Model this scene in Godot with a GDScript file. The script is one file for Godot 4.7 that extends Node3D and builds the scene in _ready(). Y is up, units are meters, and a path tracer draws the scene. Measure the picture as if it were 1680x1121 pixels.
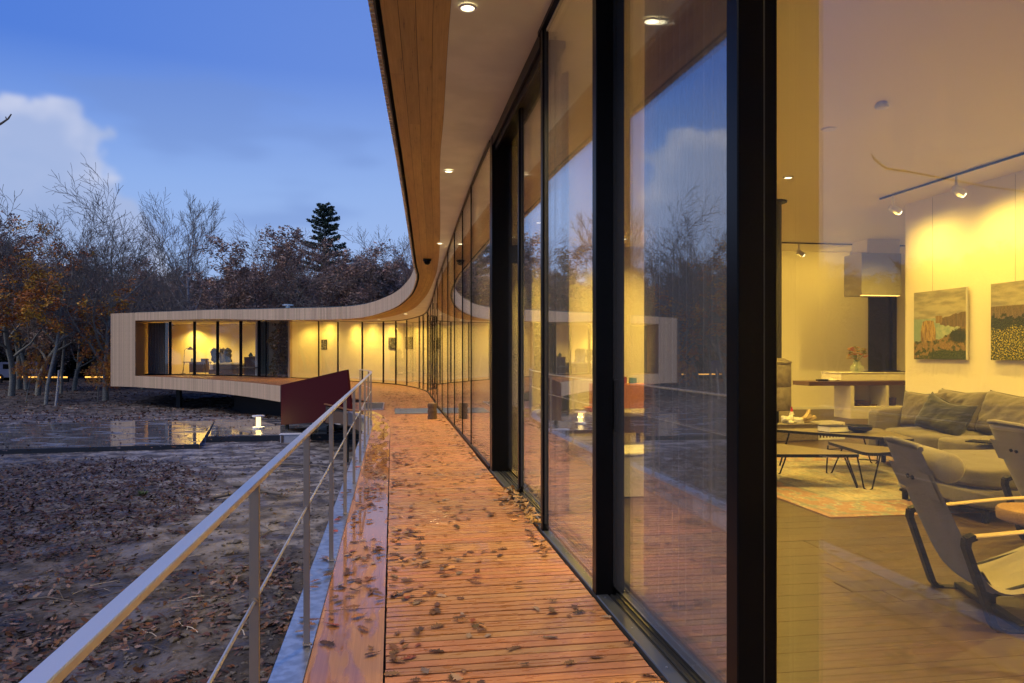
extends Node3D
# Dusk at a curved timber villa: boardwalk, glass front, far wing, autumn wood.
# Plan: x to the right, -z away. House frame: s metres along the boardwalk, t metres to its right.
const PHI := 0.158825
const EYE := 1.3
var CS := cos(PHI)
var SN := sin(PHI)
var rng := RandomNumberGenerator.new()
var used := {}
var M := {}
var GL := []      # glass line: Vector3(x, soffit height above eye, distance)
var EV := []      # eave line
var BK := []      # back line of the roof

class MB:
	var v := PackedVector3Array()
	var n := PackedVector3Array()
	var uv := PackedVector2Array()
	var c := PackedColorArray()
	var i := PackedInt32Array()
	var col := Color.WHITE
	var tinted := false
	func vert(p: Vector3, nn: Vector3, u := Vector2.ZERO) -> int:
		v.append(p); n.append(nn); uv.append(u); c.append(col)
		return v.size() - 1
	func quad(a: Vector3, b: Vector3, d: Vector3, e: Vector3, flip := false, u0 := Vector2(0, 0), u1 := Vector2(1, 1)):
		var nn = (b - a).cross(d - a).normalized()
		if flip: nn = -nn
		var k = vert(a, nn, u0)
		vert(b, nn, Vector2(u1.x, u0.y)); vert(d, nn, u1); vert(e, nn, Vector2(u0.x, u1.y))
		if flip: i.append_array([k, k + 1, k + 2, k, k + 2, k + 3])
		else: i.append_array([k, k + 2, k + 1, k, k + 3, k + 2])
	func poly(pts: Array, out: Vector3):
		# convex polygon whose normal points along out
		var nn = (pts[1] - pts[0]).cross(pts[2] - pts[0]).normalized()
		var fl = nn.dot(out) < 0
		if fl: nn = -nn
		var k = v.size()
		for p in pts: vert(p, nn, Vector2(p.x, p.z))
		for j in range(1, pts.size() - 1):
			if fl: i.append_array([k, k + j, k + j + 1])
			else: i.append_array([k, k + j + 1, k + j])
	func hexa(b: Array, t: Array):
		# four bottom corners and four top corners in the same order
		var ce = Vector3.ZERO
		for p in b: ce += p / 8.0
		for p in t: ce += p / 8.0
		var fs = [b, t]
		for k in 4: fs.append([b[k], b[(k + 1) % 4], t[(k + 1) % 4], t[k]])
		for f in fs: poly(f, (f[0] + f[1] + f[2] + f[3]) / 4.0 - ce)
	func box(ct: Vector3, sz: Vector3, ch := 0.0, bs := Basis.IDENTITY):
		var h = sz / 2.0
		if ch <= 0.0:
			var b = []
			var t = []
			for q in [[-1, -1], [1, -1], [1, 1], [-1, 1]]:
				b.append(ct + bs * Vector3(q[0] * h.x, -h.y, q[1] * h.z))
				t.append(ct + bs * Vector3(q[0] * h.x, h.y, q[1] * h.z))
			hexa(b, t)
			return
		var P = func(ax, x, y, z):
			var w = Vector3(x * (h.x - ch), y * (h.y - ch), z * (h.z - ch))
			if ax == 0: w.x = x * h.x
			elif ax == 1: w.y = y * h.y
			else: w.z = z * h.z
			return ct + bs * w
		for sg in [-1, 1]:
			poly([P.call(0, sg, -1, -1), P.call(0, sg, 1, -1), P.call(0, sg, 1, 1), P.call(0, sg, -1, 1)], bs * Vector3(sg, 0, 0))
			poly([P.call(1, -1, sg, -1), P.call(1, 1, sg, -1), P.call(1, 1, sg, 1), P.call(1, -1, sg, 1)], bs * Vector3(0, sg, 0))
			poly([P.call(2, -1, -1, sg), P.call(2, 1, -1, sg), P.call(2, 1, 1, sg), P.call(2, -1, 1, sg)], bs * Vector3(0, 0, sg))
			for sh in [-1, 1]:
				poly([P.call(0, sg, sh, -1), P.call(0, sg, sh, 1), P.call(1, sg, sh, 1), P.call(1, sg, sh, -1)], bs * Vector3(sg, sh, 0))
				poly([P.call(0, sg, -1, sh), P.call(0, sg, 1, sh), P.call(2, sg, 1, sh), P.call(2, sg, -1, sh)], bs * Vector3(sg, 0, sh))
				poly([P.call(1, -1, sg, sh), P.call(1, 1, sg, sh), P.call(2, 1, sg, sh), P.call(2, -1, sg, sh)], bs * Vector3(0, sg, sh))
				for sk in [-1, 1]:
					poly([P.call(0, sg, sh, sk), P.call(1, sg, sh, sk), P.call(2, sg, sh, sk)], bs * Vector3(sg, sh, sk))
	func tube(pts: Array, rads: Array, sides := 6, cap := true, flat := 1.0):
		var m = pts.size()
		var u := Vector3.ZERO
		var base = v.size()
		for j in m:
			var ax: Vector3 = (pts[mini(j + 1, m - 1)] - pts[maxi(j - 1, 0)]).normalized()
			if j == 0: u = (Vector3.UP if absf(ax.y) < 0.9 else Vector3.RIGHT)
			u = (u - ax * u.dot(ax)).normalized()
			var w = ax.cross(u)
			for k in sides:
				var th = TAU * k / sides
				var rd = u * cos(th) + w * sin(th) * flat
				vert(pts[j] + rd * rads[j], rd.normalized(), Vector2(float(k) / sides, j))
		for j in m - 1:
			for k in sides:
				var a = base + j * sides + k
				var b = base + j * sides + (k + 1) % sides
				i.append_array([a, b + sides, b, a, a + sides, b + sides])
		if cap:
			for e in [0, m - 1]:
				var q = []
				for k in sides: q.append(v[base + e * sides + k])
				poly(q, (pts[0] - pts[1]) if e == 0 else (pts[m - 1] - pts[m - 2]))
	func lathe(prof: Array, segs := 24, ct := Vector3.ZERO):
		for j in prof.size() - 1:
			var p: Vector2 = prof[j]
			var q: Vector2 = prof[j + 1]
			var nr = Vector2(q.y - p.y, p.x - q.x).normalized()
			var na = nr
			var nb = nr
			if j > 0:
				var o: Vector2 = prof[j - 1]
				var x = Vector2(p.y - o.y, o.x - p.x).normalized()
				if x.dot(nr) > 0.6: na = (x + nr).normalized()
			if j < prof.size() - 2:
				var o2: Vector2 = prof[j + 2]
				var x2 = Vector2(o2.y - q.y, q.x - o2.x).normalized()
				if x2.dot(nr) > 0.6: nb = (x2 + nr).normalized()
			var k = v.size()
			for g in segs + 1:
				var th = TAU * g / segs
				var d = Vector3(cos(th), 0, -sin(th))
				vert(ct + d * p.x + Vector3.UP * p.y, d * na.x + Vector3.UP * na.y, Vector2(float(g) / segs, p.y))
				vert(ct + d * q.x + Vector3.UP * q.y, d * nb.x + Vector3.UP * nb.y, Vector2(float(g) / segs, q.y))
			for g in segs:
				var a = k + g * 2
				i.append_array([a, a + 3, a + 2, a, a + 1, a + 3])
	func prism(pl: PackedVector2Array, y0: float, y1: float):
		# outline in (x, z)
		var tr = Geometry2D.triangulate_polygon(pl)
		for k in range(0, tr.size(), 3):
			var a = pl[tr[k]]; var b = pl[tr[k + 1]]; var d = pl[tr[k + 2]]
			poly([Vector3(a.x, y1, a.y), Vector3(b.x, y1, b.y), Vector3(d.x, y1, d.y)], Vector3.UP)
			poly([Vector3(a.x, y0, a.y), Vector3(b.x, y0, b.y), Vector3(d.x, y0, d.y)], Vector3.DOWN)
		var cw = Geometry2D.is_polygon_clockwise(pl)
		for k in pl.size():
			var a = pl[k]; var b = pl[(k + 1) % pl.size()]
			var o = Vector2(b.y - a.y, a.x - b.x)
			if cw: o = -o
			poly([Vector3(a.x, y0, a.y), Vector3(b.x, y0, b.y), Vector3(b.x, y1, b.y), Vector3(a.x, y1, a.y)], Vector3(o.x, 0, o.y))
	func grid(rows: Array, flip := false, uvs = null):
		var nr = rows.size()
		var nc = rows[0].size()
		var k = v.size()
		for a in nr:
			for b in nc:
				var du = rows[mini(a + 1, nr - 1)][b] - rows[maxi(a - 1, 0)][b]
				var dv = rows[a][mini(b + 1, nc - 1)] - rows[a][maxi(b - 1, 0)]
				var nn = dv.cross(du).normalized()
				vert(rows[a][b], -nn if flip else nn, uvs[a][b] if uvs != null else Vector2(b, a))
		for a in nr - 1:
			for b in nc - 1:
				var p = k + a * nc + b
				if flip: i.append_array([p, p + 1, p + nc + 1, p, p + nc + 1, p + nc])
				else: i.append_array([p, p + nc + 1, p + 1, p, p + nc, p + nc + 1])
	func weld():
		# smooth normals across vertices that share a place
		var acc := {}
		for k in range(0, i.size(), 3):
			var a = v[i[k]]; var b = v[i[k + 2]]; var d = v[i[k + 1]]
			var f = (b - a).cross(d - a)
			for p in [a, b, d]:
				var key = Vector3i((p * 20000.0).round())
				acc[key] = acc.get(key, Vector3.ZERO) + f
		for k in v.size():
			var g = acc.get(Vector3i((v[k] * 20000.0).round()), Vector3.UP)
			if g.length() > 0: n[k] = g.normalized()
	func pillow(ct: Vector3, sz: Vector3, pw := 4.0, sub := 8, bs := Basis.IDENTITY, bulge := 0.0, nz: FastNoiseLite = null, amp := 0.0):
		for ax in 3:
			for sg in [-1.0, 1.0]:
				var rows = []
				for a in sub + 1:
					var row = []
					for b in sub + 1:
						var p = Vector3.ZERO
						var x = 2.0 * a / sub - 1.0
						var y = 2.0 * b / sub - 1.0
						p[ax] = sg; p[(ax + 1) % 3] = x; p[(ax + 2) % 3] = y
						var l = pow(pow(absf(p.x), pw) + pow(absf(p.y), pw) + pow(absf(p.z), pw), 1.0 / pw)
						p /= l
						var q = p * sz / 2.0
						if bulge != 0.0:
							q.y += signf(p.y) * bulge * (1 - p.x * p.x) * (1 - p.z * p.z) * absf(p.y)
						if nz:
							q += p.normalized() * nz.get_noise_3dv((ct + q) * 1.0) * amp
						row.append(ct + bs * q)
					rows.append(row)
				grid(rows, sg > 0)
	func mesh() -> ArrayMesh:
		var a = []
		a.resize(Mesh.ARRAY_MAX)
		a[Mesh.ARRAY_VERTEX] = v; a[Mesh.ARRAY_NORMAL] = n; a[Mesh.ARRAY_TEX_UV] = uv; a[Mesh.ARRAY_INDEX] = i
		if tinted: a[Mesh.ARRAY_COLOR] = c
		var m = ArrayMesh.new()
		m.add_surface_from_arrays(Mesh.PRIMITIVE_TRIANGLES, a)
		return m

func W(s: float, t: float, y := 0.0) -> Vector3:
	return Vector3(t * CS - s * SN, y, -(s * CS + t * SN))
func XD(x: float, d: float, y := 0.0) -> Vector3:
	return Vector3(x, y, -d)
func L(r: float, g: float, b: float, a := 1.0) -> Color:
	var c = Color(r, g, b).linear_to_srgb()
	c.a = a
	return c
func numbered(nm: String) -> String:
	if not used.has(nm):
		used[nm] = 0
		return nm
	used[nm] += 1
	return "%s_%03d" % [nm, used[nm]]
func tag(o, label: String, category: String, group := "", kind := ""):
	if label: o.set_meta("label", label)
	if category: o.set_meta("category", category)
	if group: o.set_meta("group", group)
	if kind: o.set_meta("kind", kind)
	return o
func thing(nm: String, label: String, category: String, at := Vector3.ZERO, turn := 0.0, group := "") -> Node3D:
	var o = Node3D.new()
	o.name = numbered(nm)
	add_child(o, true)
	o.position = at; o.rotation.y = turn
	tag(o, label, category, group)
	return o
func obj(nm: String, mb, mt: Material, parent: Node = self) -> MeshInstance3D:
	var o = MeshInstance3D.new()
	o.name = numbered(nm) if parent == self else nm
	o.mesh = mb.mesh() if mb is MB else mb
	o.material_override = null
	if o.mesh.get_surface_count():
		o.mesh.surface_set_material(0, mt)
	parent.add_child(o, true)
	return o
func part(nm: String, ms: Mesh, mt: Material, parent: Node, at := Vector3.ZERO, turn := 0.0) -> MeshInstance3D:
	# a part that shares its mesh with others
	var o = MeshInstance3D.new()
	o.name = nm
	o.mesh = ms
	o.set_surface_override_material(0, mt)
	parent.add_child(o, true)
	o.position = at; o.rotation.y = turn
	return o
func multi(nm: String, ms: Mesh, mt: Material, tfs: Array, cols: Array, label := "", category := "", parent: Node = self):
	ms.surface_set_material(0, mt)
	var mm := MultiMesh.new()
	mm.transform_format = MultiMesh.TRANSFORM_3D
	mm.use_colors = cols.size() > 0
	mm.mesh = ms
	mm.instance_count = tfs.size()
	for k in tfs.size():
		mm.set_instance_transform(k, tfs[k])
		if cols.size(): mm.set_instance_color(k, cols[k])
	var o = MultiMeshInstance3D.new()
	o.name = numbered(nm) if parent == self else nm
	o.multimesh = mm
	parent.add_child(o, true)
	tag(o, label, category, "", "stuff")
	return o

# ---------------------------------------------------------------- materials
func noise(fr: float, sd: int, oc := 4, ty := FastNoiseLite.TYPE_SIMPLEX_SMOOTH) -> FastNoiseLite:
	var f = FastNoiseLite.new()
	f.noise_type = ty; f.frequency = fr; f.seed = sd
	f.fractal_type = FastNoiseLite.FRACTAL_FBM; f.fractal_octaves = oc
	return f
func ntex(fr: float, sd: int, cols = null, offs = null, oc := 5, size := 512, ty := FastNoiseLite.TYPE_SIMPLEX_SMOOTH) -> NoiseTexture2D:
	var t = NoiseTexture2D.new()
	t.width = size; t.height = size
	t.seamless = true
	t.noise = noise(fr, sd, oc, ty)
	if cols != null:
		var g = Gradient.new()
		g.colors = PackedColorArray(cols)
		g.offsets = PackedFloat32Array(offs)
		t.color_ramp = g
	return t
func mat(col: Color, rough: float, metal := 0.0, spec := 0.5) -> StandardMaterial3D:
	var m = StandardMaterial3D.new()
	m.albedo_color = col; m.roughness = rough; m.metallic = metal; m.metallic_specular = spec
	return m
func tri(m: StandardMaterial3D, sc: Vector3, off := Vector3.ZERO, world := false) -> StandardMaterial3D:
	m.uv1_triplanar = true; m.uv1_scale = sc; m.uv1_offset = off
	m.uv1_world_triplanar = world
	return m
func bump(m: StandardMaterial3D, t: Texture2D, h: float) -> StandardMaterial3D:
	m.heightmap_enabled = true; m.heightmap_texture = t; m.heightmap_scale = h
	return m
func glow(col: Color, e: float) -> StandardMaterial3D:
	var m = mat(col, 0.5)
	m.emission_enabled = true; m.emission = col; m.emission_energy_multiplier = e
	return m
func wood(a: Color, b: Color, sc: Vector3, off: Vector3, rough: float, tx: Texture2D = null) -> StandardMaterial3D:
	var m = mat(Color.WHITE, rough)
	m.albedo_texture = tx if tx else ntex(0.02, int(off.x * 100) + 7, [a, b, a.lerp(b, 0.5)], [0.25, 0.6, 0.85])
	return tri(m, sc, off)
func spot(at: Vector3, to: Vector3, e: float, ang: float, col: Color, size := 0.04, soft := 1.0):
	var l = SpotLight3D.new()
	l.name = "spot_light"
	l.light_color = col; l.light_energy = e; l.light_size = size
	l.spot_angle = ang; l.spot_angle_attenuation = soft; l.spot_range = 14.0; l.spot_attenuation = 2.0
	l.shadow_enabled = true
	add_child(l, true)
	l.position = at
	var d = (to - at).normalized()
	l.look_at_from_position(at, to, Vector3.UP if absf(d.y) < 0.98 else Vector3.RIGHT)
func omni(at: Vector3, e: float, col: Color, size := 0.05):
	var l = OmniLight3D.new()
	l.name = "omni_light"
	l.light_color = col; l.light_energy = e; l.light_size = size; l.omni_range = 14.0; l.omni_attenuation = 2.0
	l.shadow_enabled = true
	add_child(l, true)
	l.position = at
func crv(P: Array, u: float) -> Vector3:
	var k = clampi(int(floor(u)), 0, P.size() - 2)
	var f = u - k
	var a = P[maxi(k - 1, 0)]; var b = P[k]; var c = P[k + 1]; var d = P[mini(k + 2, P.size() - 1)]
	return 0.5 * (2.0 * b + (c - a) * f + (2.0 * a - 5.0 * b + 4.0 * c - d) * f * f + (3.0 * b - a - 3.0 * c + d) * f * f * f)
func cp(P: Array, u: float, y = null) -> Vector3:
	var q = crv(P, u)
	return Vector3(q.x, (q.y + EYE) if y == null else y, -q.z)
func nrm(P: Array, u: float) -> Vector3:
	# horizontal, pointing away from the courtyard
	var a = cp(P, maxf(u - 0.05, 0), 0.0)
	var b = cp(P, minf(u + 0.05, P.size() - 1), 0.0)
	var t = (b - a).normalized()
	return Vector3(-t.z, 0, t.x)
func uat(P: Array, s: float) -> float:
	# parameter on a line at which it is s metres along the boardwalk
	var lo = 0.0
	var hi = float(P.size() - 1)
	for k in 40:
		var m = (lo + hi) / 2
		var q = crv(P, m)
		if q.z * CS - q.x * SN < s: lo = m
		else: hi = m
	return lo
func smooth(a: float, b: float, x: float) -> float:
	var t = clampf((x - a) / (b - a), 0, 1)
	return t * t * (3 - 2 * t)

# ---------------------------------------------------------------- camera, sky, light
func set_view():
	var cam = Camera3D.new()
	cam.name = "camera"
	cam.projection = Camera3D.PROJECTION_FRUSTUM
	cam.near = 0.05; cam.far = 900.0
	cam.size = 0.05 * 1121.0 / 1230.0
	cam.frustum_offset = Vector2(0, 0.05 * 19.5 / 1230.0)
	cam.keep_aspect = Camera3D.KEEP_HEIGHT
	add_child(cam, true)
	cam.position = Vector3(0, EYE, 0)
	cam.current = true
	var e = Environment.new()
	e.background_mode = Environment.BG_SKY
	e.tonemap_mode = Environment.TONE_MAPPER_LINEAR
	e.tonemap_exposure = 1.0
	e.background_energy_multiplier = 1.0
	e.sdfgi_enabled = true; e.ssao_enabled = true; e.ssil_enabled = true
	var sm = PanoramaSkyMaterial.new()
	sm.panorama = sky_picture()
	var sk = Sky.new()
	sk.sky_material = sm
	e.sky = sk
	var we = WorldEnvironment.new()
	we.name = "world_environment"
	we.environment = e
	add_child(we, true)
	var sun = DirectionalLight3D.new()
	sun.name = "dusk_light"
	sun.light_color = Color(1.0, 0.93, 0.86)
	sun.light_energy = 0.72
	sun.light_angular_distance = 40.0
	sun.shadow_enabled = true
	add_child(sun, true)
	sun.look_at_from_position(Vector3(-0.8, 1.0, 0.5), Vector3.ZERO, Vector3.UP)

func sky_picture() -> ImageTexture:
	var w = 1280
	var h = 640
	var im = Image.create(w, h, false, Image.FORMAT_RGBF)
	var nb = noise(1.0, 5, 4)
	var nl = noise(1.0, 11, 4)
	var cols = [[0.0, Vector3(0.38, 0.53, 0.84)], [6.0, Vector3(0.35, 0.51, 0.85)], [12.0, Vector3(0.255, 0.425, 0.835)], [20.0, Vector3(0.062, 0.19, 0.69)], [35.0, Vector3(0.055, 0.165, 0.64)], [90.0, Vector3(0.06, 0.13, 0.5)]]
	for y in h:
		var el = 90.0 - (y + 0.5) / h * 180.0
		var base = cols[0][1]
		for k in cols.size() - 1:
			if el >= cols[k][0]: base = cols[k][1].lerp(cols[k + 1][1], clampf((el - cols[k][0]) / (cols[k + 1][0] - cols[k][0]), 0, 1))
		for x in w:
			var c = base
			if el > -1.0 and el < 60.0:
				var az = wrapf((x + 0.5) / w * 360.0, -180.0, 180.0)
				var ar = deg_to_rad(az)
				# the lighter, hazier side of the sky lies ahead along the facade
				c = c.lerp(Vector3(0.37, 0.50, 0.83), 0.4 * exp(-pow((az + 6.0) / 26.0, 2)) * (1.0 - el / 60.0))
				var p3 = Vector3(sin(ar), el / 45.0, -cos(ar))
				# thin drifting wisps, darker than the sky
				var wi = nl.get_noise_3d(p3.x * 2.2, p3.y * 7.0, p3.z * 2.2)
				c = c.lerp(Vector3(0.17, 0.28, 0.62), 0.42 * smooth(0.16, 0.45, wi) * smooth(3.0, 9.0, el) * (1.0 - smooth(22.0, 40.0, el)))
				# heaped clouds: a ragged top edge per direction
				if el < 24.0:
					var top = 4.0
					top = maxf(top, (7.0 * smooth(-14.0, -22.0, az) + 8.6 * smooth(-22.5, -28.5, az)) * (1.0 - smooth(-38.0, -60.0, az)) + 2.2 * smooth(-27.5, -30.5, az) * (1.0 - smooth(-36.0, -42.0, az)))
					top = maxf(top, 13.0 * smooth(-48.0, -60.0, az) * (1.0 - smooth(-70.0, -95.0, az)))
					top = maxf(top, 11.0 * smooth(30.0, 60.0, absf(az - 180.0 if az > 0 else az + 180.0)) * 0.8) if absf(az) > 95.0 else top
					var lump = nb.get_noise_3d(p3.x * 7.0, p3.y * 7.0, p3.z * 7.0) * 4.2 + absf(nb.get_noise_3d(p3.x * 19.0, p3.y * 19.0 + 4.0, p3.z * 19.0)) * 2.6
					var edge = top + lump - el - 3.0
					var cov = smooth(0.0, 0.7, edge)
					var br = nb.get_noise_3d(p3.x * 11.0 + 3.0, p3.y * 11.0 + 0.6, p3.z * 11.0)
					var cc = Vector3(0.40, 0.49, 0.74).lerp(Vector3(0.62, 0.66, 0.83), smooth(-0.1, 0.45, br) * (1.0 - smooth(0.5, 5.0, edge)))
					cc = cc.lerp(Vector3(0.33, 0.44, 0.71), smooth(3.0, 9.0, edge))
					c = c.lerp(cc, cov * 0.85)
			im.set_pixel(x, y, Color(c.x, c.y, c.z))
	return ImageTexture.create_from_image(im)

func make_materials():
	M.black = mat(L(0.004, 0.004, 0.0045), 0.3, 0.0, 0.22)
	M.black_matt = mat(L(0.012, 0.012, 0.012), 0.6)
	var g = mat(Color(1, 1, 1, 0.015), 0.0)
	g.transparency = BaseMaterial3D.TRANSPARENCY_ALPHA
	M.glass = g
	M.wall = mat(Color.WHITE, 0.85)
	M.wall.albedo_color = L(0.80, 0.735, 0.575)
	M.soffit = mat(Color.WHITE, 0.8)
	M.soffit.albedo_texture = ntex(0.012, 33, [L(0.62, 0.58, 0.48), L(0.69, 0.65, 0.54)], [0.3, 0.7])
	tri(M.soffit, Vector3.ONE * 0.25, Vector3.ZERO, true)
	# timber on the underside of the eave: sheets whose grain follows the curve
	M.eave_wood = mat(Color.WHITE, 0.5)
	M.eave_wood.albedo_texture = wood_picture(512, 512, L(0.33, 0.185, 0.04), L(0.45, 0.27, 0.07), 9, 1.0)
	M.eave_wood.uv1_scale = Vector3(0.28, 2.0, 1)
	M.eave_wood2 = M.eave_wood.duplicate()
	M.eave_wood2.albedo_color = L(0.86, 0.84, 0.80); M.eave_wood2.uv1_offset = Vector3(0.4, 0.3, 0)
	M.eave_wood3 = M.eave_wood.duplicate()
	M.eave_wood3.albedo_color = L(0.94, 0.90, 0.86); M.eave_wood3.uv1_offset = Vector3(0.7, 0.6, 0)
	# slats
	M.slat = mat(Color.WHITE, 0.75)
	M.slat.vertex_color_use_as_albedo = true
	M.slat.albedo_texture = ntex(0.03, 41, [L(0.72, 0.72, 0.72), L(1, 1, 1)], [0.25, 0.75])
	tri(M.slat, Vector3(6, 0.5, 6), Vector3.ZERO, true)
	M.decks = []
	var gr = wood_picture(512, 256, L(0.31, 0.135, 0.054), L(0.44, 0.205, 0.088), 21, 0.55)
	var wet = ntex(0.011, 52, [Color(0.16, 0.16, 0.16), Color(0.28, 0.28, 0.28), Color(0.55, 0.55, 0.55)], [0.30, 0.42, 0.62])
	for k in 7:
		var m = mat(L(0.86 + 0.045 * (k % 4), 0.84 + 0.05 * ((k * 3) % 4), 0.82 + 0.05 * ((k * 2) % 4)), 0.5)
		m.albedo_texture = gr
		m.uv1_scale = Vector3(1.0, 1.0, 1); m.uv1_offset = Vector3(0.37 * k, 0.21 * k, 0)
		m.roughness = 1.0
		m.roughness_texture = ntex(0.02, 60 + k, [Color(0.16, 0.16, 0.16), Color(0.38, 0.38, 0.38), Color(0.55, 0.55, 0.55)], [0.25, 0.42, 0.7], 4, 256)
		bump(m, gr, 0.08)
		M.decks.append(m)
	var pu = puddle_picture()
	M.border = mat(Color.WHITE, 1.0)
	M.border.albedo_texture = pu[0]
	M.border.roughness_texture = pu[1]
	M.border.metallic_specular = 0.6
	bump(M.border, pu[2], 0.12)
	M.galv = mat(Color.WHITE, 0.33, 1.0)
	M.galv.albedo_texture = ntex(0.02, 71, [L(0.42, 0.44, 0.47), L(0.62, 0.64, 0.67)], [0.3, 0.7])
	tri(M.galv, Vector3(1.2, 1.2, 1.2))
	M.steel = mat(L(0.58, 0.61, 0.68), 0.33, 0.8)  # lit copy of the railing steel, cool sky tint put into the colour
	M.shaded_steel = mat(L(0.30, 0.26, 0.22), 0.42, 0.7)  # shaded copy of the same steel, darkened and browned by colour
	bump(M.steel, ntex(0.3, 72, null, null, 2, 256), 0.02)
	tri(M.steel, Vector3(4, 4, 4))
	M.red = mat(Color.WHITE, 0.75, 0.0, 0.15)
	M.red.albedo_texture = ntex(0.15, 73, [L(0.040, 0.0055, 0.008), L(0.058, 0.009, 0.012)], [0.3, 0.7])
	tri(M.red, Vector3(0.8, 0.8, 0.8))
	M.soil = mat(Color.WHITE, 1.0)
	M.soil.vertex_color_use_as_albedo = true
	M.soil.albedo_texture = ntex(0.012, 81, [L(0.22, 0.2, 0.2), L(0.45, 0.42, 0.40), L(0.75, 0.71, 0.67), L(1.0, 0.96, 0.9)], [0.28, 0.45, 0.6, 0.8], 6, 1024)
	M.soil.roughness_texture = ntex(0.02, 82, [Color(0.5, 0.5, 0.5), Color(0.95, 0.95, 0.95)], [0.3, 0.55])
	tri(M.soil, Vector3(0.11, 0.11, 0.11), Vector3.ZERO, true)
	bump(M.soil, ntex(0.03, 83, null, null, 7, 1024), 9.0)
	M.clod = mat(Color.WHITE, 0.85)
	M.clod.vertex_color_use_as_albedo = true
	M.wetslab = mat(Color.WHITE, 1.0)
	M.wetslab.albedo_texture = ntex(0.012, 84, [L(0.10, 0.105, 0.115), L(0.18, 0.185, 0.19)], [0.3, 0.7])
	M.wetslab.roughness_texture = ntex(0.008, 85, [Color(0.035, 0.035, 0.035), Color(0.10, 0.10, 0.10), Color(0.35, 0.35, 0.35)], [0.48, 0.62, 0.8])
	M.wetslab.metallic_specular = 0.7
	tri(M.wetslab, Vector3(0.16, 0.16, 0.32), Vector3.ZERO, true)
	M.bark = mat(Color.WHITE, 0.95)
	M.bark.albedo_texture = ntex(0.03, 91, [L(0.09, 0.092, 0.08), L(0.19, 0.195, 0.165), L(0.27, 0.275, 0.235)], [0.25, 0.5, 0.8])
	tri(M.bark, Vector3(1.2, 0.35, 1.2))
	bump(M.bark, M.bark.albedo_texture, 3.0)
	M.twig = mat(L(0.135, 0.12, 0.105), 0.9)
	M.twig_red = mat(L(0.18, 0.125, 0.105), 0.9)
	M.birch = mat(Color.WHITE, 0.8)
	M.birch.albedo_texture = ntex(0.03, 92, [L(0.06, 0.055, 0.05), L(0.36, 0.35, 0.33), L(0.45, 0.44, 0.42)], [0.3, 0.42, 0.8])
	tri(M.birch, Vector3(0.5, 1.5, 0.5))
	M.leaf = mat(Color.WHITE, 0.7)
	M.leaf.vertex_color_use_as_albedo = true
	M.leaf.backlight_enabled = true; M.leaf.backlight = Color(0.3, 0.3, 0.3)
	M.litter = mat(Color.WHITE, 0.55, 0.0, 0.4)
	M.litter.vertex_color_use_as_albedo = true
	M.floor = []
	var fl = wood_picture(512, 256, L(0.046, 0.026, 0.0095), L(0.082, 0.049, 0.019), 23, 0.8)
	for k in 5:
		var m = mat(L(0.8 + 0.06 * k, 0.8 + 0.055 * k, 0.8 + 0.05 * k), 0.42)
		m.albedo_texture = fl
		m.uv1_scale = Vector3(0.5, 1.0, 1); m.uv1_offset = Vector3(0.23 * k, 0.31 * k, 0)
		M.floor.append(m)
	M.cloth = fabric(L(0.105, 0.09, 0.067), L(0.15, 0.127, 0.096), 95)
	M.cloth_dark = fabric(L(0.022, 0.022, 0.02), L(0.038, 0.037, 0.034), 96)
	M.canvas = fabric(L(0.205, 0.18, 0.14), L(0.26, 0.23, 0.18), 97)
	M.curtain = fabric(L(0.020, 0.022, 0.020), L(0.034, 0.036, 0.032), 98)
	M.curtain_green = fabric(L(0.02, 0.045, 0.035), L(0.03, 0.06, 0.045), 99)
	M.white = mat(L(0.72, 0.70, 0.66), 0.5)
	M.iron = mat(L(0.006, 0.006, 0.006), 0.5, 0.0, 0.3)
	M.leather = mat(L(0.50, 0.38, 0.22), 0.5)
	M.walnut = wood(L(0.06, 0.026, 0.012), L(0.13, 0.06, 0.028), Vector3(1, 6, 6), Vector3(0.3, 0, 0), 0.4)
	M.oak = wood(L(0.16, 0.115, 0.07), L(0.25, 0.185, 0.115), Vector3(6, 1, 6), Vector3(0.5, 0, 0), 0.55)
	M.lamp_warm = glow(Color(1.0, 0.86, 0.5), 3.0)
	M.lamp_white = glow(Color(1.0, 0.95, 0.78), 5.0)

func fabric(a: Color, b: Color, sd: int) -> StandardMaterial3D:
	var m = mat(Color.WHITE, 0.95)
	m.albedo_texture = ntex(0.2, sd, [a, b], [0.3, 0.7], 3, 256)
	m.rim_enabled = true; m.rim = 0.35; m.rim_tint = 0.7
	tri(m, Vector3(3, 3, 3))
	bump(m, ntex(0.35, sd + 200, null, null, 2, 256), 0.12)
	return m

func wood_picture(w: int, h: int, a: Color, b: Color, sd: int, knots: float) -> ImageTexture:
	# fine lines of grain along u, with slow bands and rare darker streaks
	var im = Image.create(w, h, false, Image.FORMAT_RGB8)
	var n1 = noise(1.0, sd, 3)
	var n2 = noise(1.0, sd + 1, 3)
	for y in h:
		for x in w:
			var ux = cos(TAU * x / w) * 0.7
			var uz = sin(TAU * x / w) * 0.7
			var fy = float(y) / h
			var r = n1.get_noise_3d(ux, fy * 34.0, uz) * 0.55 + n2.get_noise_3d(ux * 1.6, fy * 6.0, uz * 1.6) * 0.5 * knots + n1.get_noise_3d(ux * 6.0, fy * 90.0, uz * 6.0) * 0.25
			var c = a.lerp(b, clampf(0.5 + r, 0, 1))
			if r < -0.42: c = c.darkened(0.22)
			im.set_pixel(x, y, c)
	return ImageTexture.create_from_image(im)

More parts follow.
